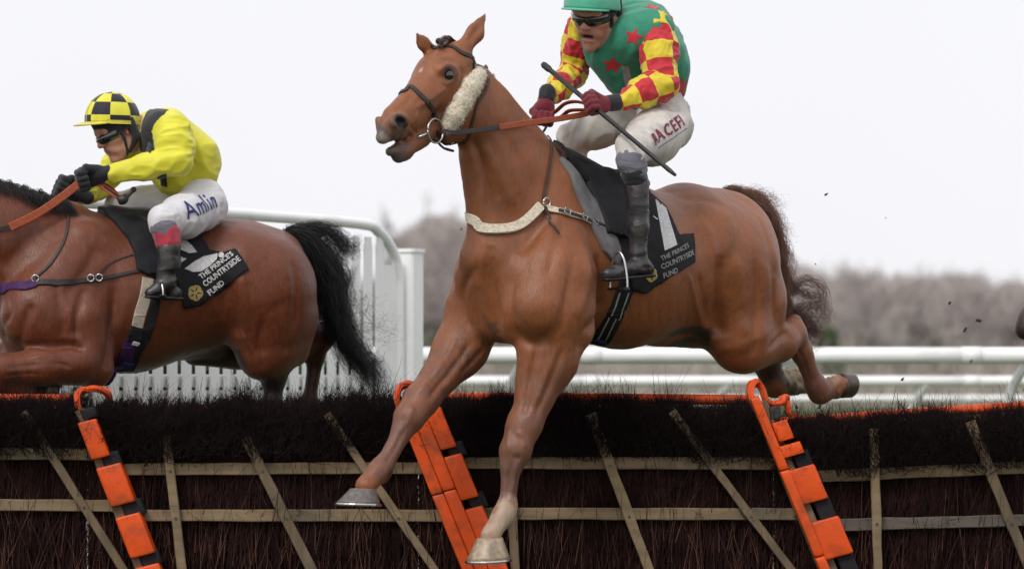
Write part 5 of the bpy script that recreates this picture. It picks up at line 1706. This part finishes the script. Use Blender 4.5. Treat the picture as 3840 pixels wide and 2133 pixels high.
def foam(parent, c0, c1, w, d, name='pad_block', seed=0, mt_=None):
    """soft padded block with rounded edges"""
    c0, c1 = Vector(c0), Vector(c1); t = (c1 - c0); L_ = t.length; t.normalize()
    upv = Vector((0, -1, 0)); upv = (upv - t * upv.dot(t)).normalized(); s_ = t.cross(upv)
    seg = 12; V = []; Fc = []; rows = [(0, .93), (.02, .98), (.06, 1), (.5, 1.0), (.94, 1), (.98, .98), (1, .93)]
    rnd = random.Random(seed); kk = s_.z / t.z * .3
    for f, sc in rows:
        for j in range(seg * 2):
            a = 2 * math.pi * (j + .5) / (seg * 2)
            ca, sa = math.cos(a), math.sin(a)
            ex = .2
            x = math.copysign(abs(ca) ** ex, ca) * w / 2 * sc; y = math.copysign(abs(sa) ** ex, sa) * d / 2 * sc
            V.append(c0 + t * (L_ * f - x * kk) + s_ * (x + rnd.uniform(-.001, .001)) + upv * (y + rnd.uniform(-.001, .001)))
    n = seg * 2
    for i in range(len(rows) - 1):
        for j in range(n):
            k_ = (j + 1) % n; Fc.append((i*n+j, (i+1)*n+j, (i+1)*n+k_, i*n+k_))
    Fc.append(tuple(range(n))); Fc.append(tuple(reversed(range((len(rows)-1)*n, len(rows)*n))))
    return child(name, vf(name, (V, Fc), smooth=True), mt_ or M['orange'], parent)

def padded_post(parent, a, b, w, blocks, gaps, depth=.10, dy=0.0, cap=True, bw=None, hoop=None):
    """leaning end post: timber with foam blocks strapped on"""
    a, b = Vector(a), Vector(b)
    po = child('end_post', vf('end_post', beam(a, b, w * .42, .05, (0, -1, 0), .1, 6, .001)), M['timber2'], parent)
    L_ = (b - a).length; t = (b - a).normalized()
    side = t.cross(Vector((0, -1, 0))).normalized()
    if side.x < 0: side = -side
    for i, (f0, f1, off, ww) in enumerate(blocks):
        foam(po, a + t * f0 * L_ + side * off + Vector((0, -.01, 0)), a + t * f1 * L_ + side * off + Vector((0, -.01, 0)), ww, depth, seed=i)
    for f0, f1, off, ww in gaps:
        foam(po, a + t * f0 * L_ + side * off, a + t * f1 * L_ + side * off, ww, depth * .7, 'black_band', 3, M['blackfab'])
    if hoop:
        P = [at(x, y, YH + h + .06) for x, y, h in hoop]
        P = catmull(P, 6); nn_h = [((P[min(i+1, len(P)-1)] - P[max(i-1, 0)]).normalized()).cross(Vector((0, 1, 0))) for i in range(len(P))]
        child('pad_hoop', vf('pad_hoop', ribbon(P, nn_h, .075, .024), smooth=False), M['orange'], po)
    return po

def hurdle(label, x0, x1, top, rails, slats, seed, n_up, n_low, lean, ymat=('timber', 'timber'), toprail=None, dens=1.0, dy=0):
    rr = np.random.default_rng(seed)
    xm = (x0 + x1) / 2
    base = Hp(xm, 1700, dy); base.z = 0
    h = empty('hurdle', base, label, 'hurdle', 'hurdles standing side by side')
    for i, (p, q_) in enumerate(rails):
        child('rail', vf('rail', beam(Hp(*p, dy - .03), Hp(*q_, dy - .03), 30 * px, .028, (0, -1, 0), .12, 12, .0012, seed + i)), M[ymat[i]], h)
    for i, (p, q_) in enumerate(slats):
        a, b = Hp(*p, dy - .062), Hp(*q_, dy - .062)
        t = (b - a) / (a.z - b.z); b = a + t * (a.z + .05)
        sl = child('slat', vf('slat', beam(a, b, (23 + 3 * math.sin(i * 2.1)) * px, .026, (0, -1, 0), .12, 14, .0012, seed + 7 + i)), M['timber2' if (i + seed) % 2 else 'timber'], h)
        for (r0, r1) in rails:
            ya, yb = Hp(*r0).z, Hp(*r1).z
            for zz in ((ya + yb) / 2 - .008,):
                f = (a.z - zz) / (a.z - b.z); c_ = a.lerp(b, f) + Vector((0, -.014, 0))
                m_ = vf('nail', tube([c_, c_ + Vector((0, -.003, 0))], .0055, 8)); child('nail', m_, M['nail'], sl)
    # packed birch: dark core, then thousands of twigs
    def topy(x):
        f = (x - x0) / (x1 - x0); return top[0] * (1 - f) + top[1] * f + 11 * math.sin(x * .031 + seed) * math.sin(x * .0117 + 2 * seed) + 4 * math.sin(x * .09)
    V = []; Fc = []; nx = 40
    for s_, yy in ((0, 0.0), (1, .15)):
        for i in range(nx + 1):
            x = x0 + (x1 - x0) * i / nx
            for j, fy in enumerate((0, .12, .5, 1)):
                pt = Hp(x, topy(x) + 14, dy + .02 + (yy if j else yy * .5 + .03))
                V.append(Vector((pt.x, pt.y + (.012 * math.sin(i * 1.7 + j) if not s_ else 0), pt.z * (1 - fy))))
    for s_ in (0, 1):
        for i in range(nx):
            for j in range(3):
                a = (s_ * (nx + 1) + i) * 4 + j; f = (a, a + 1, a + 5, a + 4); Fc.append(f if not s_ else f[::-1])
    for i in range(nx):
        a = i * 4; b = (nx + 1 + i) * 4; Fc.append((a, a + 4, b + 4, b))
    for i in (0, nx):
        a = i * 4; b = (nx + 1 + i) * 4
        for j in range(3): Fc.append((a + j, b + j, b + j + 1, a + j + 1))
    child('packed_birch', vf('packed_birch', (V, Fc)), M['birchcore'], h)
    def twigs(n, ya, yb, la, lb, ra, rb, lean_, spread, yr, steps=5, curl=.03, over=10, ay0=-.02, ays=.7):
        x = rr.uniform(x0, x1, n); y0_ = rr.uniform(ya, yb, n)
        ty = np.array([topy(v) for v in x]) + y0_
        P0 = np.stack([(x * K - 1920) / F_PX * YH, np.full(n, YH), ZC + (HOR - ty * K) / F_PX * YH], 1)
        P0[:, 1] += dy + rr.uniform(yr[0], yr[1], n)
        tuft = .25 + 1.5 * vnoise(np.stack([x * .022, x * 0, x * 0], 1), seed) ** 1.5 if over > 0 else 1.0
        L_ = np.minimum(rr.uniform(la, lb, n), np.maximum(y0_ + over * tuft * rr.uniform(.2, 1, n), 8) * px)
        ang = lean_ + rr.normal(0, spread, n); ay = rr.normal(ay0, spread * ays, n)
        D = np.stack([np.sin(ang), np.sin(ay), np.cos(ang)], 1); D /= np.linalg.norm(D, axis=1)[:, None]
        t = np.linspace(0, 1, steps)
        P = P0[:, None] + D[:, None] * (L_[:, None] * t)[..., None]
        cv = rr.normal(0, curl, (n, 1, 3)) * (t ** 2)[None, :, None] * L_[:, None, None] * 3
        P = P + cv + rr.normal(0, .0025, (n, steps, 3))
        r = rr.uniform(ra, rb, n)[:, None] * np.linspace(1, .3, steps)[None]
        P[:, :, 2] = np.maximum(P[:, :, 2], .0)
        return strands(P, r)
    # lower stems standing upright
    v1, f1 = twigs(int(n_low), 120, 800, .3, .7, .0014, .0034, 0.02, .12, (-.016, .01), over=-12, ay0=.02, ays=.15)
    v2, f2 = twigs(int(n_low * .8), 60, 420, .12, .45, .0010, .0024, 0.05, .32, (-.018, .01), over=-8, ay0=.03, ays=.1)
    o_ = child('birch_stem', npmesh('birch_stem', np.concatenate([v1, v2]), np.concatenate([f1, f2 + len(v1)])), M['birchred'], h); o_['kind'] = 'stuff'
    v3, f3 = twigs(int(n_low * .09), 345, 800, .15, .45, .0012, .0026, .03, .16, (-.035, -.02), over=-12, ay0=.0, ays=.05)
    o_ = child('pale_stem', npmesh('pale_stem', v3, f3), M['palestem'], h); o_['kind'] = 'stuff'
    a1, b1 = twigs(n_up, 4, 138, .05, .17, .0010, .0023, lean, .60, (-.085, .14), curl=.10, over=14)
    a2, b2 = twigs(int(n_up * .5), -2, 30, .03, .11, .0008, .0015, lean, .60, (-.05, .16), curl=.10, over=36)
    a3, b3 = twigs(int(n_up * .24), 0, 20, .05, .16, .0007, .0015, lean, .55, (-.04, .16), curl=.12, over=72)
    a4, b4 = twigs(int(n_up * .42), 34, 142, .05, .13, .0010, .0022, lean, .6, (-.105, -.08), curl=.12, over=0)
    a5, b5 = twigs(int(n_low * .05), 100, 330, .05, .22, .0006, .0013, .1, .9, (-.05, -.03), curl=.15, over=-8)
    VV = [a1, a2, a3, a4, a5]; FF = [b1, b2, b3, b4, b5]; offs = np.cumsum([0] + [len(a) for a in VV])
    o_ = child('birch_twig', npmesh('birch_twig', np.concatenate(VV), np.concatenate([f_ + o__ for f_, o__ in zip(FF, offs)])), M['birch'], h); o_['kind'] = 'stuff'
    if toprail:
        P = [Hp(x, y, dy + .17) for x, y in toprail]
        child('top_pad', vf('top_pad', tube(catmull(P, 6), .021, 12), smooth=True), M['orange'], h)
    return h

hA = hurdle('hurdle at the left end with its orange post under the bay', -620, 216, (1000, 1010), [((-620, 1140), (236, 1142)), ((-620, 1266), (300, 1271))], [((-470, 1030), (-420, 1431)), ((-300, 1040), (-120, 1431)), ((60, 1035), (290, 1398))], 1, 4200, 2600, -.2, toprail=[(-620, 1000), (200, 1004)])
hB = hurdle('hurdle in front of the white fence, between two leaning orange posts', 222, 1050, (1022, 1006), [((312, 1180), (1100, 1176)), ((355, 1296), (1190, 1296))], [((418, 1095), (458, 1431)), ((618, 1100), (784, 1431)), ((822, 1040), (1082, 1416))], 2, 4800, 2900, .12, toprail=[(270, 1036), (620, 1032), (1000, 1032)])
hC = hurdle('hurdle directly beneath the chestnut horse, crossed by its forelegs', 1054, 1944, (1000, 1026), [((1150, 1164), (1972, 1165)), ((1200, 1291), (2030, 1292))], [((1282, 1150), (1296, 1431)), ((1486, 1040), (1632, 1431)), ((1690, 1034), (1985, 1425))], 3, 4800, 3000, -.12, toprail=[(1080, 1000), (1400, 1000), (1900, 1006)])
hD = hurdle('hurdle at the right end with a dark wet lower rail', 1948, 2900, (1060, 1024), [((2034, 1199), (2900, 1160)), ((2090, 1320), (2900, 1300))], [((2198, 1078), (2208, 1431)), ((2440, 1060), (2585, 1420)), ((2720, 1050), (2960, 1420))], 4, 5200, 2700, -.38, ('timber', 'greytimber'), toprail=[(2010, 1060), (2250, 1042), (2576, 1022), (2900, 1006)])

# padded end posts
def axis(a, b): 
    A_, B_ = Hp(*a, -.08), Hp(*b, -.08); t = (B_ - A_) / (A_.z - B_.z); return A_, A_ + t * (A_.z + .02)
a, b = axis((202, 1030), (356, 1431))
w = 62 * px
padded_post(hB, a, b, w, [(.045, .178, .014, 48*px), (.212, .352, .030, 64*px), (.392, .538, .030, 64*px), (.575, .72, .028, 64*px), (.76, .9, .028, 64*px)],
            [(.005, .04, .03, 36*px), (.17, .222, .048, 46*px), (.348, .405, .060, 50*px), (.53, .58, .05, 50*px), (.715, .765, .05, 50*px)],
            hoop=[(206, 1048, -.1), (196, 1010, -.08), (204, 988, -.04), (236, 978, 0), (268, 990, .06), (276, 1015, .1)])
a, b = axis((1012, 1020), (1178, 1431))
padded_post(hB, a, b, w, [(.03, .315, .0, 30*px), (.318, .61, .0, 30*px), (.613, .9, .0, 30*px)], [], depth=.09,
            hoop=[(1008, 1040, -.1), (1000, 1005, -.08), (1006, 978, -.03), (1030, 968, .02), (1050, 985, .08)])
a, b = axis((1046, 1020), (1212, 1431))
padded_post(hC, a, b, w, [(.03, .30, .0, 33*px), (.303, .60, .0, 33*px), (.603, .9, .0, 33*px),
                          (.03, .172, .058, 42*px), (.198, .352, .062, 46*px), (.385, .548, .062, 46*px), (.575, .73, .062, 46*px)],
            [(.16, .21, .085, 44*px), (.34, .395, .085, 44*px), (.535, .585, .08, 44*px)], depth=.10)
a, b = axis((1896, 1000), (2072, 1431))
padded_post(hC, a, b, w, [(.0, .25, .0, 24*px), (.253, .55, .0, 25*px), (.553, .9, .0, 26*px)], [], depth=.12,
            hoop=[(1900, 1030, -.1), (1888, 990, -.08), (1896, 965, -.04), (1915, 975, -.02), (1930, 1010, -.02), (1960, 1014, 0), (1975, 1002, .02), (1986, 1040, .02), (2000, 1052, .02), (1960, 1056, -.02), (1935, 1050, -.05)])
a, b = axis((1916, 1010), (2092, 1431))
padded_post(hD, a, b, w, [(.08, .145, .03, 40*px), (.16, .20, .03, 60*px), (.245, .365, .038, 72*px), (.43, .56, .044, 76*px), (.62, .76, .044, 76*px), (.8, .95, .044, 76*px)],
            [(.195, .25, .062, 40*px), (.36, .435, .066, 42*px), (.555, .625, .066, 42*px)], depth=.09)
foam(hD, Hp(1948, 1022, -.10), Hp(1952, 1052, -.10), 28*px, .02, 'rubber_plug', 5, M['leather'])

# ------------------------------------------------------------ running rails
M['white'] = mat('white_plastic', (.90, .91, .90), .35, .5, 6, .05, .0004, 30, dirt=((.66, .67, .63), 3, .55, .85))
def running_rail(label, y, Yd, th, posts, group='white running rails'):
    m_ = mpp(Yd); z = ZC + (966 - y) * m_
    x0, x1 = at(-900, y, Yd).x, at(3400, y, Yd).x
    r = empty('running_rail', (x0, Yd, 0), label, 'running rail', group)
    # rounded hollow rail drawn in lengths joined by sleeves
    n = 9; jl = (x1 - x0) / n
    for i in range(n):
        P = [Vector((x0 + jl * (i + f), Yd, z)) for f in (0.003, .33, .66, .997)]
        V, Fc = tube(P, th / 2, 14)
        child('rail', vf('rail', (V, Fc), smooth=True), M['white'], r)
        child('joint_sleeve', vf('joint_sleeve', tube([Vector((x0 + jl * i - .06, Yd, z)), Vector((x0 + jl * i + .06, Yd, z))], th / 2 + .003, 14), smooth=True), M['white'], r)
    for xp in posts:
        p = at(xp, y, Yd)
        P = [Vector((p.x, Yd, z - th * .3)), Vector((p.x - .03, Yd + .04, z - .08)), Vector((p.x - .10, Yd + .16, z - .25)), Vector((p.x - .13, Yd + .22, z - .6)), Vector((p.x - .13, Yd + .22, 0))]
        child('post', vf('post', tube(catmull(P, 5), .030, 10), smooth=True), M['white'], r)
    return r
running_rail('thick white running rail nearest the hurdles, topmost in view behind the horses', 894, 21, 42 * mpp(21), [-300, 420, 1318, 1990, 2590, 3200])
running_rail('white running rail behind the nearest one, middle of the three in height', 958, 26, 26 * mpp(26), [-200, 300, 820, 1350, 1830, 2330, 2840])
running_rail('thin white running rail lowest in view and farthest back on the course', 1002, 33, 16 * mpp(33), [0, 420, 840, 1260, 1545, 1860, 2300, 2700])

# ------------------------------------------------------------ white slatted wing
W0, W1 = at(938, 966, 17.8), at(180, 966, 15.5)
W0.z = W1.z = 0
wing = empty('slatted_fence', tuple(W0), 'tall white slatted wing fence with curved top rail behind the bay horse', 'fence')
wd = (W1 - W0).normalized(); wnrm = Vector((wd.y, -wd.x, 0)); 
if wnrm.y > 0: wnrm = -wnrm
Lw = (W1 - W0).length
ztop = ZC + (966 - 565) * mpp(17.8)
# shared slat mesh
sl_me = vf('slat', beam(Vector((0, 0, .05)), Vector((0, 0, ztop - .10)), .074, .016, wnrm, .3, 1), beam(Vector((0, 0, ztop - .10)), Vector((0, 0, ztop - .065)), .060, .014, wnrm, .3, 1))
sl_me.materials.append(M['white'])
ns_ = int(Lw / .118)
for i in range(-1, ns_ + 4):
    o = bpy.data.objects.new('slat', sl_me); COL.objects.link(o)
    o.parent = wing; o.location = wd * (.118 * i + .05)
def wrail(z, th, w, off, s0=-.15, s1=None, mt_=None):
    a = W0 + wd * s0 + Vector((0, 0, z)) + wnrm * off; b = W0 + wd * (s1 or Lw + .5) + Vector((0, 0, z)) + wnrm * off
    return vf('rail', beam(a, b, th, w, wnrm, .25, 1))
zz = lambda y, Yd=16.3: ZC + (966 - y) * mpp(Yd)
for z, th in ((zz(957), .060), (zz(991), .035), (.75, .05), (.35, .05), (zz(890), .05)):
    child('rail', wrail(z, th, .03, -.03, -.02), M['white'], wing)
e = W0 + Vector((0, 0, 0))
P = [W0 + wd * (Lw + .5) + Vector((0, 0, ztop)), W0 + wd * 1.2 + Vector((0, 0, ztop)), W0 + wd * .15 + Vector((0, 0, ztop)), W0 - wd * .06 + Vector((0, 0, ztop - .035)), W0 - wd * .20 + Vector((0, 0, ztop - .13)), W0 - wd * .25 + Vector((0, 0, ztop - .24)), W0 - wd * .26 + Vector((0, 0, ztop - .5)), W0 - wd * .26 + Vector((0, 0, 0))]
child('top_rail', vf('top_rail', tube(catmull(P, 6), .028, 12), smooth=True), M['white'], wing)
# end post: square hollow post with flat cap
pc = W0 - wd * .36; zt = ZC + (966 - 632) * mpp(17.9)
child('end_post', vf('end_post', beam(pc + Vector((0, 0, 0)), pc + Vector((0, 0, zt)), .12, .12, wnrm, .08)), M['white'], wing)
child('post_cap', vf('post_cap', beam(pc + Vector((0, 0, zt + .001)), pc + Vector((0, 0, zt + .02)), .138, .138, wnrm, .1)), M['white'], wing)
child('corner_panel', vf('corner_panel', beam(W0 - wd * .17 + Vector((0, 0, .1)), W0 - wd * .17 + Vector((0, 0, ztop - .2)), .13, .012, wnrm, .1)), M['white'], wing)

# ================================================================== TREES
M['bark'] = mat('bare_bark', (.22, .195, .19), .9, .1, 2, .2)
M['twigs'] = mat('bare_twigs', (.47, .42, .40), .9, .1, .3, .2)  # haze over the far trees is put into these pale twig colours
M['twigs2'] = mat('bare_twigs_olive', (.44, .40, .35), .9, .1, .3, .2)
M['ever'] = mat('evergreen', (.12, .15, .085), .9, .1, .5, .3)
def bare_tree(seed, H=12.0, spread=.42, levels=5):
    r = random.Random(seed); trunk = []; tw = []
    def grow(p, d, L_, rad, lv):
        n = 4; pts = [p]; dd = d.copy(); 
        for i in range(n):
            dd = (dd + Vector((r.uniform(-.16, .16), r.uniform(-.16, .16), r.uniform(-.05, .14)))).normalized()
            p = p + dd * L_ / n; pts.append(p)
        if lv <= 2: trunk.append((pts, [rad * (1 - .4 * i / n) for i in range(n + 1)]))
        else: tw.append((pts, [rad * (1 - .6 * i / n) for i in range(n + 1)]))
        if lv >= levels: return
        k_ = r.randint(3, 5) if lv else 6
        for i in range(k_):
            f = r.uniform(.35, 1) if lv else r.uniform(.45, 1)
            q_ = pts[min(int(f * n), n)]
            ax = Vector((r.gauss(0, 1), r.gauss(0, 1), r.gauss(0, .45))).normalized()
            nd = (dd * .55 + ax * (spread + .35)).normalized()
            if nd.z < -.1: nd.z *= -.4
            grow(q_, nd, L_ * r.uniform(.52, .72), rad * .52, lv + 1)
        grow(pts[-1], dd, L_ * .66, rad * .62, lv + 1)
    grow(Vector((0, 0, -.1)), Vector((0, 0, 1)), H * .34, H * .022, 0)
    tm = vf('trunk', *[tube(p_, r_, 6) for p_, r_ in trunk], smooth=True)
    P = np.array([[tuple(v) for v in p_] for p_, _ in tw]); R_ = np.maximum(np.array([r_ for _, r_ in tw]), .026)
    v, q_ = strands(P, R_)
    cm = npmesh('crown', v, q_)
    return tm, cm
variants = [bare_tree(s, 12, (.34, .42, .5, .3)[s % 4]) for s in range(5)]
for tm, cm in variants: tm.materials.append(M['bark']); cm.materials.append(M['twigs'])
hts = [max(a.co.z for a in cm.vertices) for tm, cm in variants]
def plant(v, x, Yd, topy, label, rz, wide=1.0, group=None, cat='tree'):
    p = at(x, 966, Yd); h = (ZC + (966 - topy) * mpp(Yd))
    tm, cm = variants[v]
    ht = hts[v]
    s_ = h / ht * 1.09
    t = empty('bare_tree', (p.x, Yd, 0), label, cat, group)
    t.rotation_euler = (0, 0, rz); t.scale = (s_ * wide, s_ * wide, s_)
    for nm, me in (('trunk', tm), ('crown', cm)):
        o = bpy.data.objects.new(nm, me); COL.objects.link(o); o.parent = t
    return t
rt = random.Random(8)
TL = [(1060, 215, 560), (1120, 220, 528), (1170, 235, 548), (1020, 240, 600), (1145, 200, 600), (1090, 195, 640)]
for i, (x, Yd, ty) in enumerate(TL):
    plant(i % 5, x, Yd, ty - 12, 'bare grey tree in the clump between the white fence post and the chestnut horse', rt.uniform(0, 6), 1.0, 'bare trees between fence and chestnut horse')
plant(2, 2222, 205, 668, 'dark bare tree standing out in front of the right hand tree line', 1.2, 1.15)
for i in range(46):
    x = 1930 + i * 17.5 + rt.uniform(-12, 12)
    if 2170 < x < 2270: x += 80
    plant(rt.randint(0, 4), x, rt.uniform(225, 300), 678 + max(0, (x - 2000)) * .045 + rt.uniform(-6, 26), 'pale bare tree in the blurred tree line on the right', rt.uniform(0, 6), rt.uniform(.9, 1.3), 'bare trees of the right hand tree line')
for i in range(26):
    x = -700 + i * 72 + rt.uniform(-20, 20)
    if x > 970: x += 250
    plant(rt.randint(0, 4), x, rt.uniform(230, 300), (700 if x < 900 else 740) + rt.uniform(-10, 30), 'bare tree of the tree line hidden behind the horses', rt.uniform(0, 6), rt.uniform(.9, 1.3), 'bare trees behind the horses')
# undergrowth and far wood: one mass of stems
n = 15000
rr = np.random.default_rng(12)
X = rr.uniform(-62, 62, n); Yd = rr.uniform(170, 330, n); X *= Yd / 210
Ht = rr.uniform(.6, 1, n) * (4.2 + 3.6 * vnoise(np.stack([X * .12, Yd * .02, X * 0], 1), 4)) * (Yd / 240)
D = rr.normal(0, .28, (n, 2)); t = np.linspace(0, 1, 4)
P = np.stack([X[:, None] + D[:, :1] * Ht[:, None] * t, Yd[:, None] + D[:, 1:] * Ht[:, None] * t, Ht[:, None] * t * rr.uniform(.3, 1, (n, 1))], -1)
v, q_ = strands(P, rr.uniform(.03, .07, (n, 1)) * np.linspace(1, .5, 4)[None])
u_ = link('undergrowth', npmesh('undergrowth', v, q_), M['twigs2']); put(u_, 'pale brown leafless undergrowth along the foot of the distant trees', 'undergrowth', kind='stuff')
def wood_haze(name, label, xa, xb, ya, yb, topf, n, seed):
    rr = np.random.default_rng(seed); x = rr.uniform(xa, xb, n); Y_ = rr.uniform(ya, yb, n)
    tp = np.interp(x, [t_[0] for t_ in topf], [t_[1] for t_ in topf]) + (vnoise(np.stack([x * .03, Y_ * .02, x * 0], 1), seed) - .5) * 46
    H_ = ZC + (966 - tp) * K * Y_ / F_PX
    X_ = (x * K - 1920) / F_PX * Y_
    z0 = H_ * rr.uniform(.02, .94, n) ** .8
    L_ = rr.uniform(.5, 1.8, n); D_ = rr.normal(0, .55, (n, 3)); D_[:, 2] = rr.uniform(.3, 1, n); D_ /= np.linalg.norm(D_, axis=1)[:, None]
    L_ = np.minimum(L_, np.maximum(H_ - z0, .2))
    t = np.linspace(0, 1, 3)
    P = np.stack([X_, Y_, z0], 1)[:, None] + D_[:, None] * (L_[:, None] * t)[..., None]
    v, q_ = strands(P, rr.uniform(.02, .05, (n, 1)) * np.linspace(1, .5, 3)[None])
    o = link(name, npmesh(name, v, q_), M['twigs']); put(o, label, 'woodland', kind='stuff')
wood_haze('bare_twig_mass', 'soft mass of pale leafless twigs filling the right hand tree line', 1850, 2700, 230, 310, [(1850, 668), (2080, 680), (2200, 690), (2576, 712)], 30000, 21)
wood_haze('bare_twig_mass', 'soft mass of grey leafless twigs in the trees left of the chestnut horse', 1000, 1330, 215, 250, [(1000, 585), (1040, 575), (1100, 545), (1150, 540), (1330, 560)], 15000, 22)
# evergreen bushes, made of leaf clumps
def bush(x, Yd, ty, w, label, seed):
    rr = np.random.default_rng(seed); p = at(x, 966, Yd); h = ZC + (966 - ty) * mpp(Yd); w = w * mpp(Yd)
    n = 1500
    d = rr.normal(size=(n, 3)); d /= np.linalg.norm(d, axis=1)[:, None]; r = rr.uniform(.35, 1, (n, 1)) ** .5
    lump = .7 + .5 * vnoise(d * 2.2 + seed, seed)[:, None]
    C_ = np.array([0, 0, h * .5]) + d * r * lump * np.array([w * .5, w * .5, h * .52]); C_[:, 2] = np.maximum(C_[:, 2], .1)
    s_ = .22; a = rr.normal(size=(n, 3)); a /= np.linalg.norm(a, axis=1)[:, None]; b = np.cross(a, rr.normal(size=(n, 3))); b /= np.linalg.norm(b, axis=1)[:, None]
    V = np.stack([C_ + a * s_, C_ + b * s_ * .6, C_ - a * s_, C_ - b * s_ * .6], 1).reshape(-1, 3)
    t = empty('evergreen_bush', (p.x, Yd, 0), label, 'bush')
    for nm, me in (('foliage', npmesh('foliage', V, np.arange(n * 4).reshape(n, 4), False)), ('stem', vf('stem', tube([(0, 0, -.1), (0.05, 0, h * .4), (0, 0.05, h * .7)], [.12, .08, .03], 8)))):
        o = bpy.data.objects.new(nm, me); me.materials.append(M['ever'] if nm == 'foliage' else M['bark']); COL.objects.link(o); o.parent = t
hx0, hx1 = at(120, 966, 19.5).x, at(985, 966, 19.5).x
rr = np.random.default_rng(77); n = 9000
C_ = np.stack([rr.uniform(hx0, hx1, n), rr.uniform(19.3, 19.9, n), rr.uniform(0, 1, n) ** .7 * (ZC + (966 - 905) * mpp(19.5))], 1)
a = rr.normal(size=(n, 3)); a /= np.linalg.norm(a, axis=1)[:, None]; b = np.cross(a, rr.normal(size=(n, 3))); b /= np.linalg.norm(b, axis=1)[:, None]
V = np.stack([C_ + a * .045, C_ + b * .028, C_ - a * .045, C_ - b * .028], 1).reshape(-1, 3)
M['hedge'] = mat('clipped_hedge', (.035, .05, .025), .8, .2, 12, .4)
hd = empty('hedge', ((hx0 + hx1) / 2, 19.6, 0), 'low dark green hedge seen through the gaps of the white slatted fence', 'hedge')
child('foliage', npmesh('foliage', V, np.arange(n * 4).reshape(n, 4), False), M['hedge'], hd)
child('stem', vf('stem', *[tube([(hx0 + .1 + i * (hx1 - hx0 - .2) / 9, 19.6, -.05), (hx0 + .12 + i * (hx1 - hx0 - .2) / 9, 19.62, .7)], [.03, .015], 6) for i in range(10)]), M['bark'], hd)
bush(2085, 180, 822, 70, 'green evergreen bush low behind the tail of the chestnut horse', 3)
bush(1085, 190, 850, 110, 'green evergreen bush above the white rail beside the white fence post', 4)

# ================================================================== HORSE ENTERING AT THE RIGHT
third = bay.copy(); COL.objects.link(third)
third['label'] = 'brown horse of which only the nose comes in at the right edge'
third['group'] = 'racehorses jumping the hurdle'
tipy = B(-372, 612)
shift = at(2556, 822, tipy.y) - tipy
third.location = shift
for o in [c for c in bpy.data.objects if c.parent == bay]:
    c = o.copy(); COL.objects.link(c); c.parent = third; c.matrix_parent_inverse = Matrix.Identity(4)
    for g in [g for g in bpy.data.objects if g.parent == o]:
        d = g.copy(); COL.objects.link(d); d.parent = c; d.matrix_parent_inverse = Matrix.Identity(4)

# ================================================================== FLYING TURF
M['mud'] = mat('wet_mud', (.035, .026, .018), .8, .3, 60, .4, .004, 120)
clods = [(2079, 489, 4.5, 14.6, 'small dark clod alone in the sky right of the chestnut rump'), (2051, 664, 2.4, 14.7, 'tiny speck of mud above the tail end of the chestnut horse'), (2390, 762, 4.2, 14.9, 'round clod of mud in front of the trees, highest of the three at the right'),
         (2461, 806, 6.5, 14.5, 'largest flying clod, tilted, in front of the trees at the right'), (2427, 830, 6, 14.6, 'upright clod of mud just left of and below the largest one'), (2443, 908, 3.6, 14.6, 'speck of mud in front of the thick white rail at the right'),
         (2271, 953, 4.6, 14.5, 'clod of mud in front of the middle white rail at the right'), (1160, 577, 3, 13.6, 'speck of mud in front of the trees beside the chestnut neck'), (2004, 1022, 5, 14.5, 'clod of mud falling under the hind hooves of the chestnut horse'),
         (2062, 1022, 6, 14.5, 'larger clod falling under the rearmost hind hoof'), (1995, 1046, 4, 14.4, 'low clod of mud beside the third orange post'), (2228, 548, 1.6, 15.0, 'faint speck of mud high in the sky at the right')]
for i, (x, y, r_, Yd, lab) in enumerate(clods):
    c = at(x, y, Yd); r1 = r_ * mpp(Yd); rnd = random.Random(i)
    b_ = Blob(r1 / 4.5)
    d = Vector((rnd.uniform(-1, 1), 0, rnd.uniform(-1, 1))).normalized() * r1 * .7
    b_.cap(c - d, c + d, r1 * .6, r1 * .4, r1 * .5).ball(c + Vector((rnd.uniform(-1, 1), rnd.uniform(-1, 1), rnd.uniform(-1, 1))) * r1 * .6, r1 * .45, r1 * .4)
    F, lo = None, None
    co, q = b_.build(); nr = normals(co, q); co += nr * ((vnoise(co / r1 * 2.5, i) - .5) * r1 * .5)[:, None]
    o = link('mud_clod', npmesh('mud_clod', co - np.array(tuple(c)), q), M['mud']); o.location = c
    put(o, lab, 'clod', 'clods of turf kicked up by the horses')
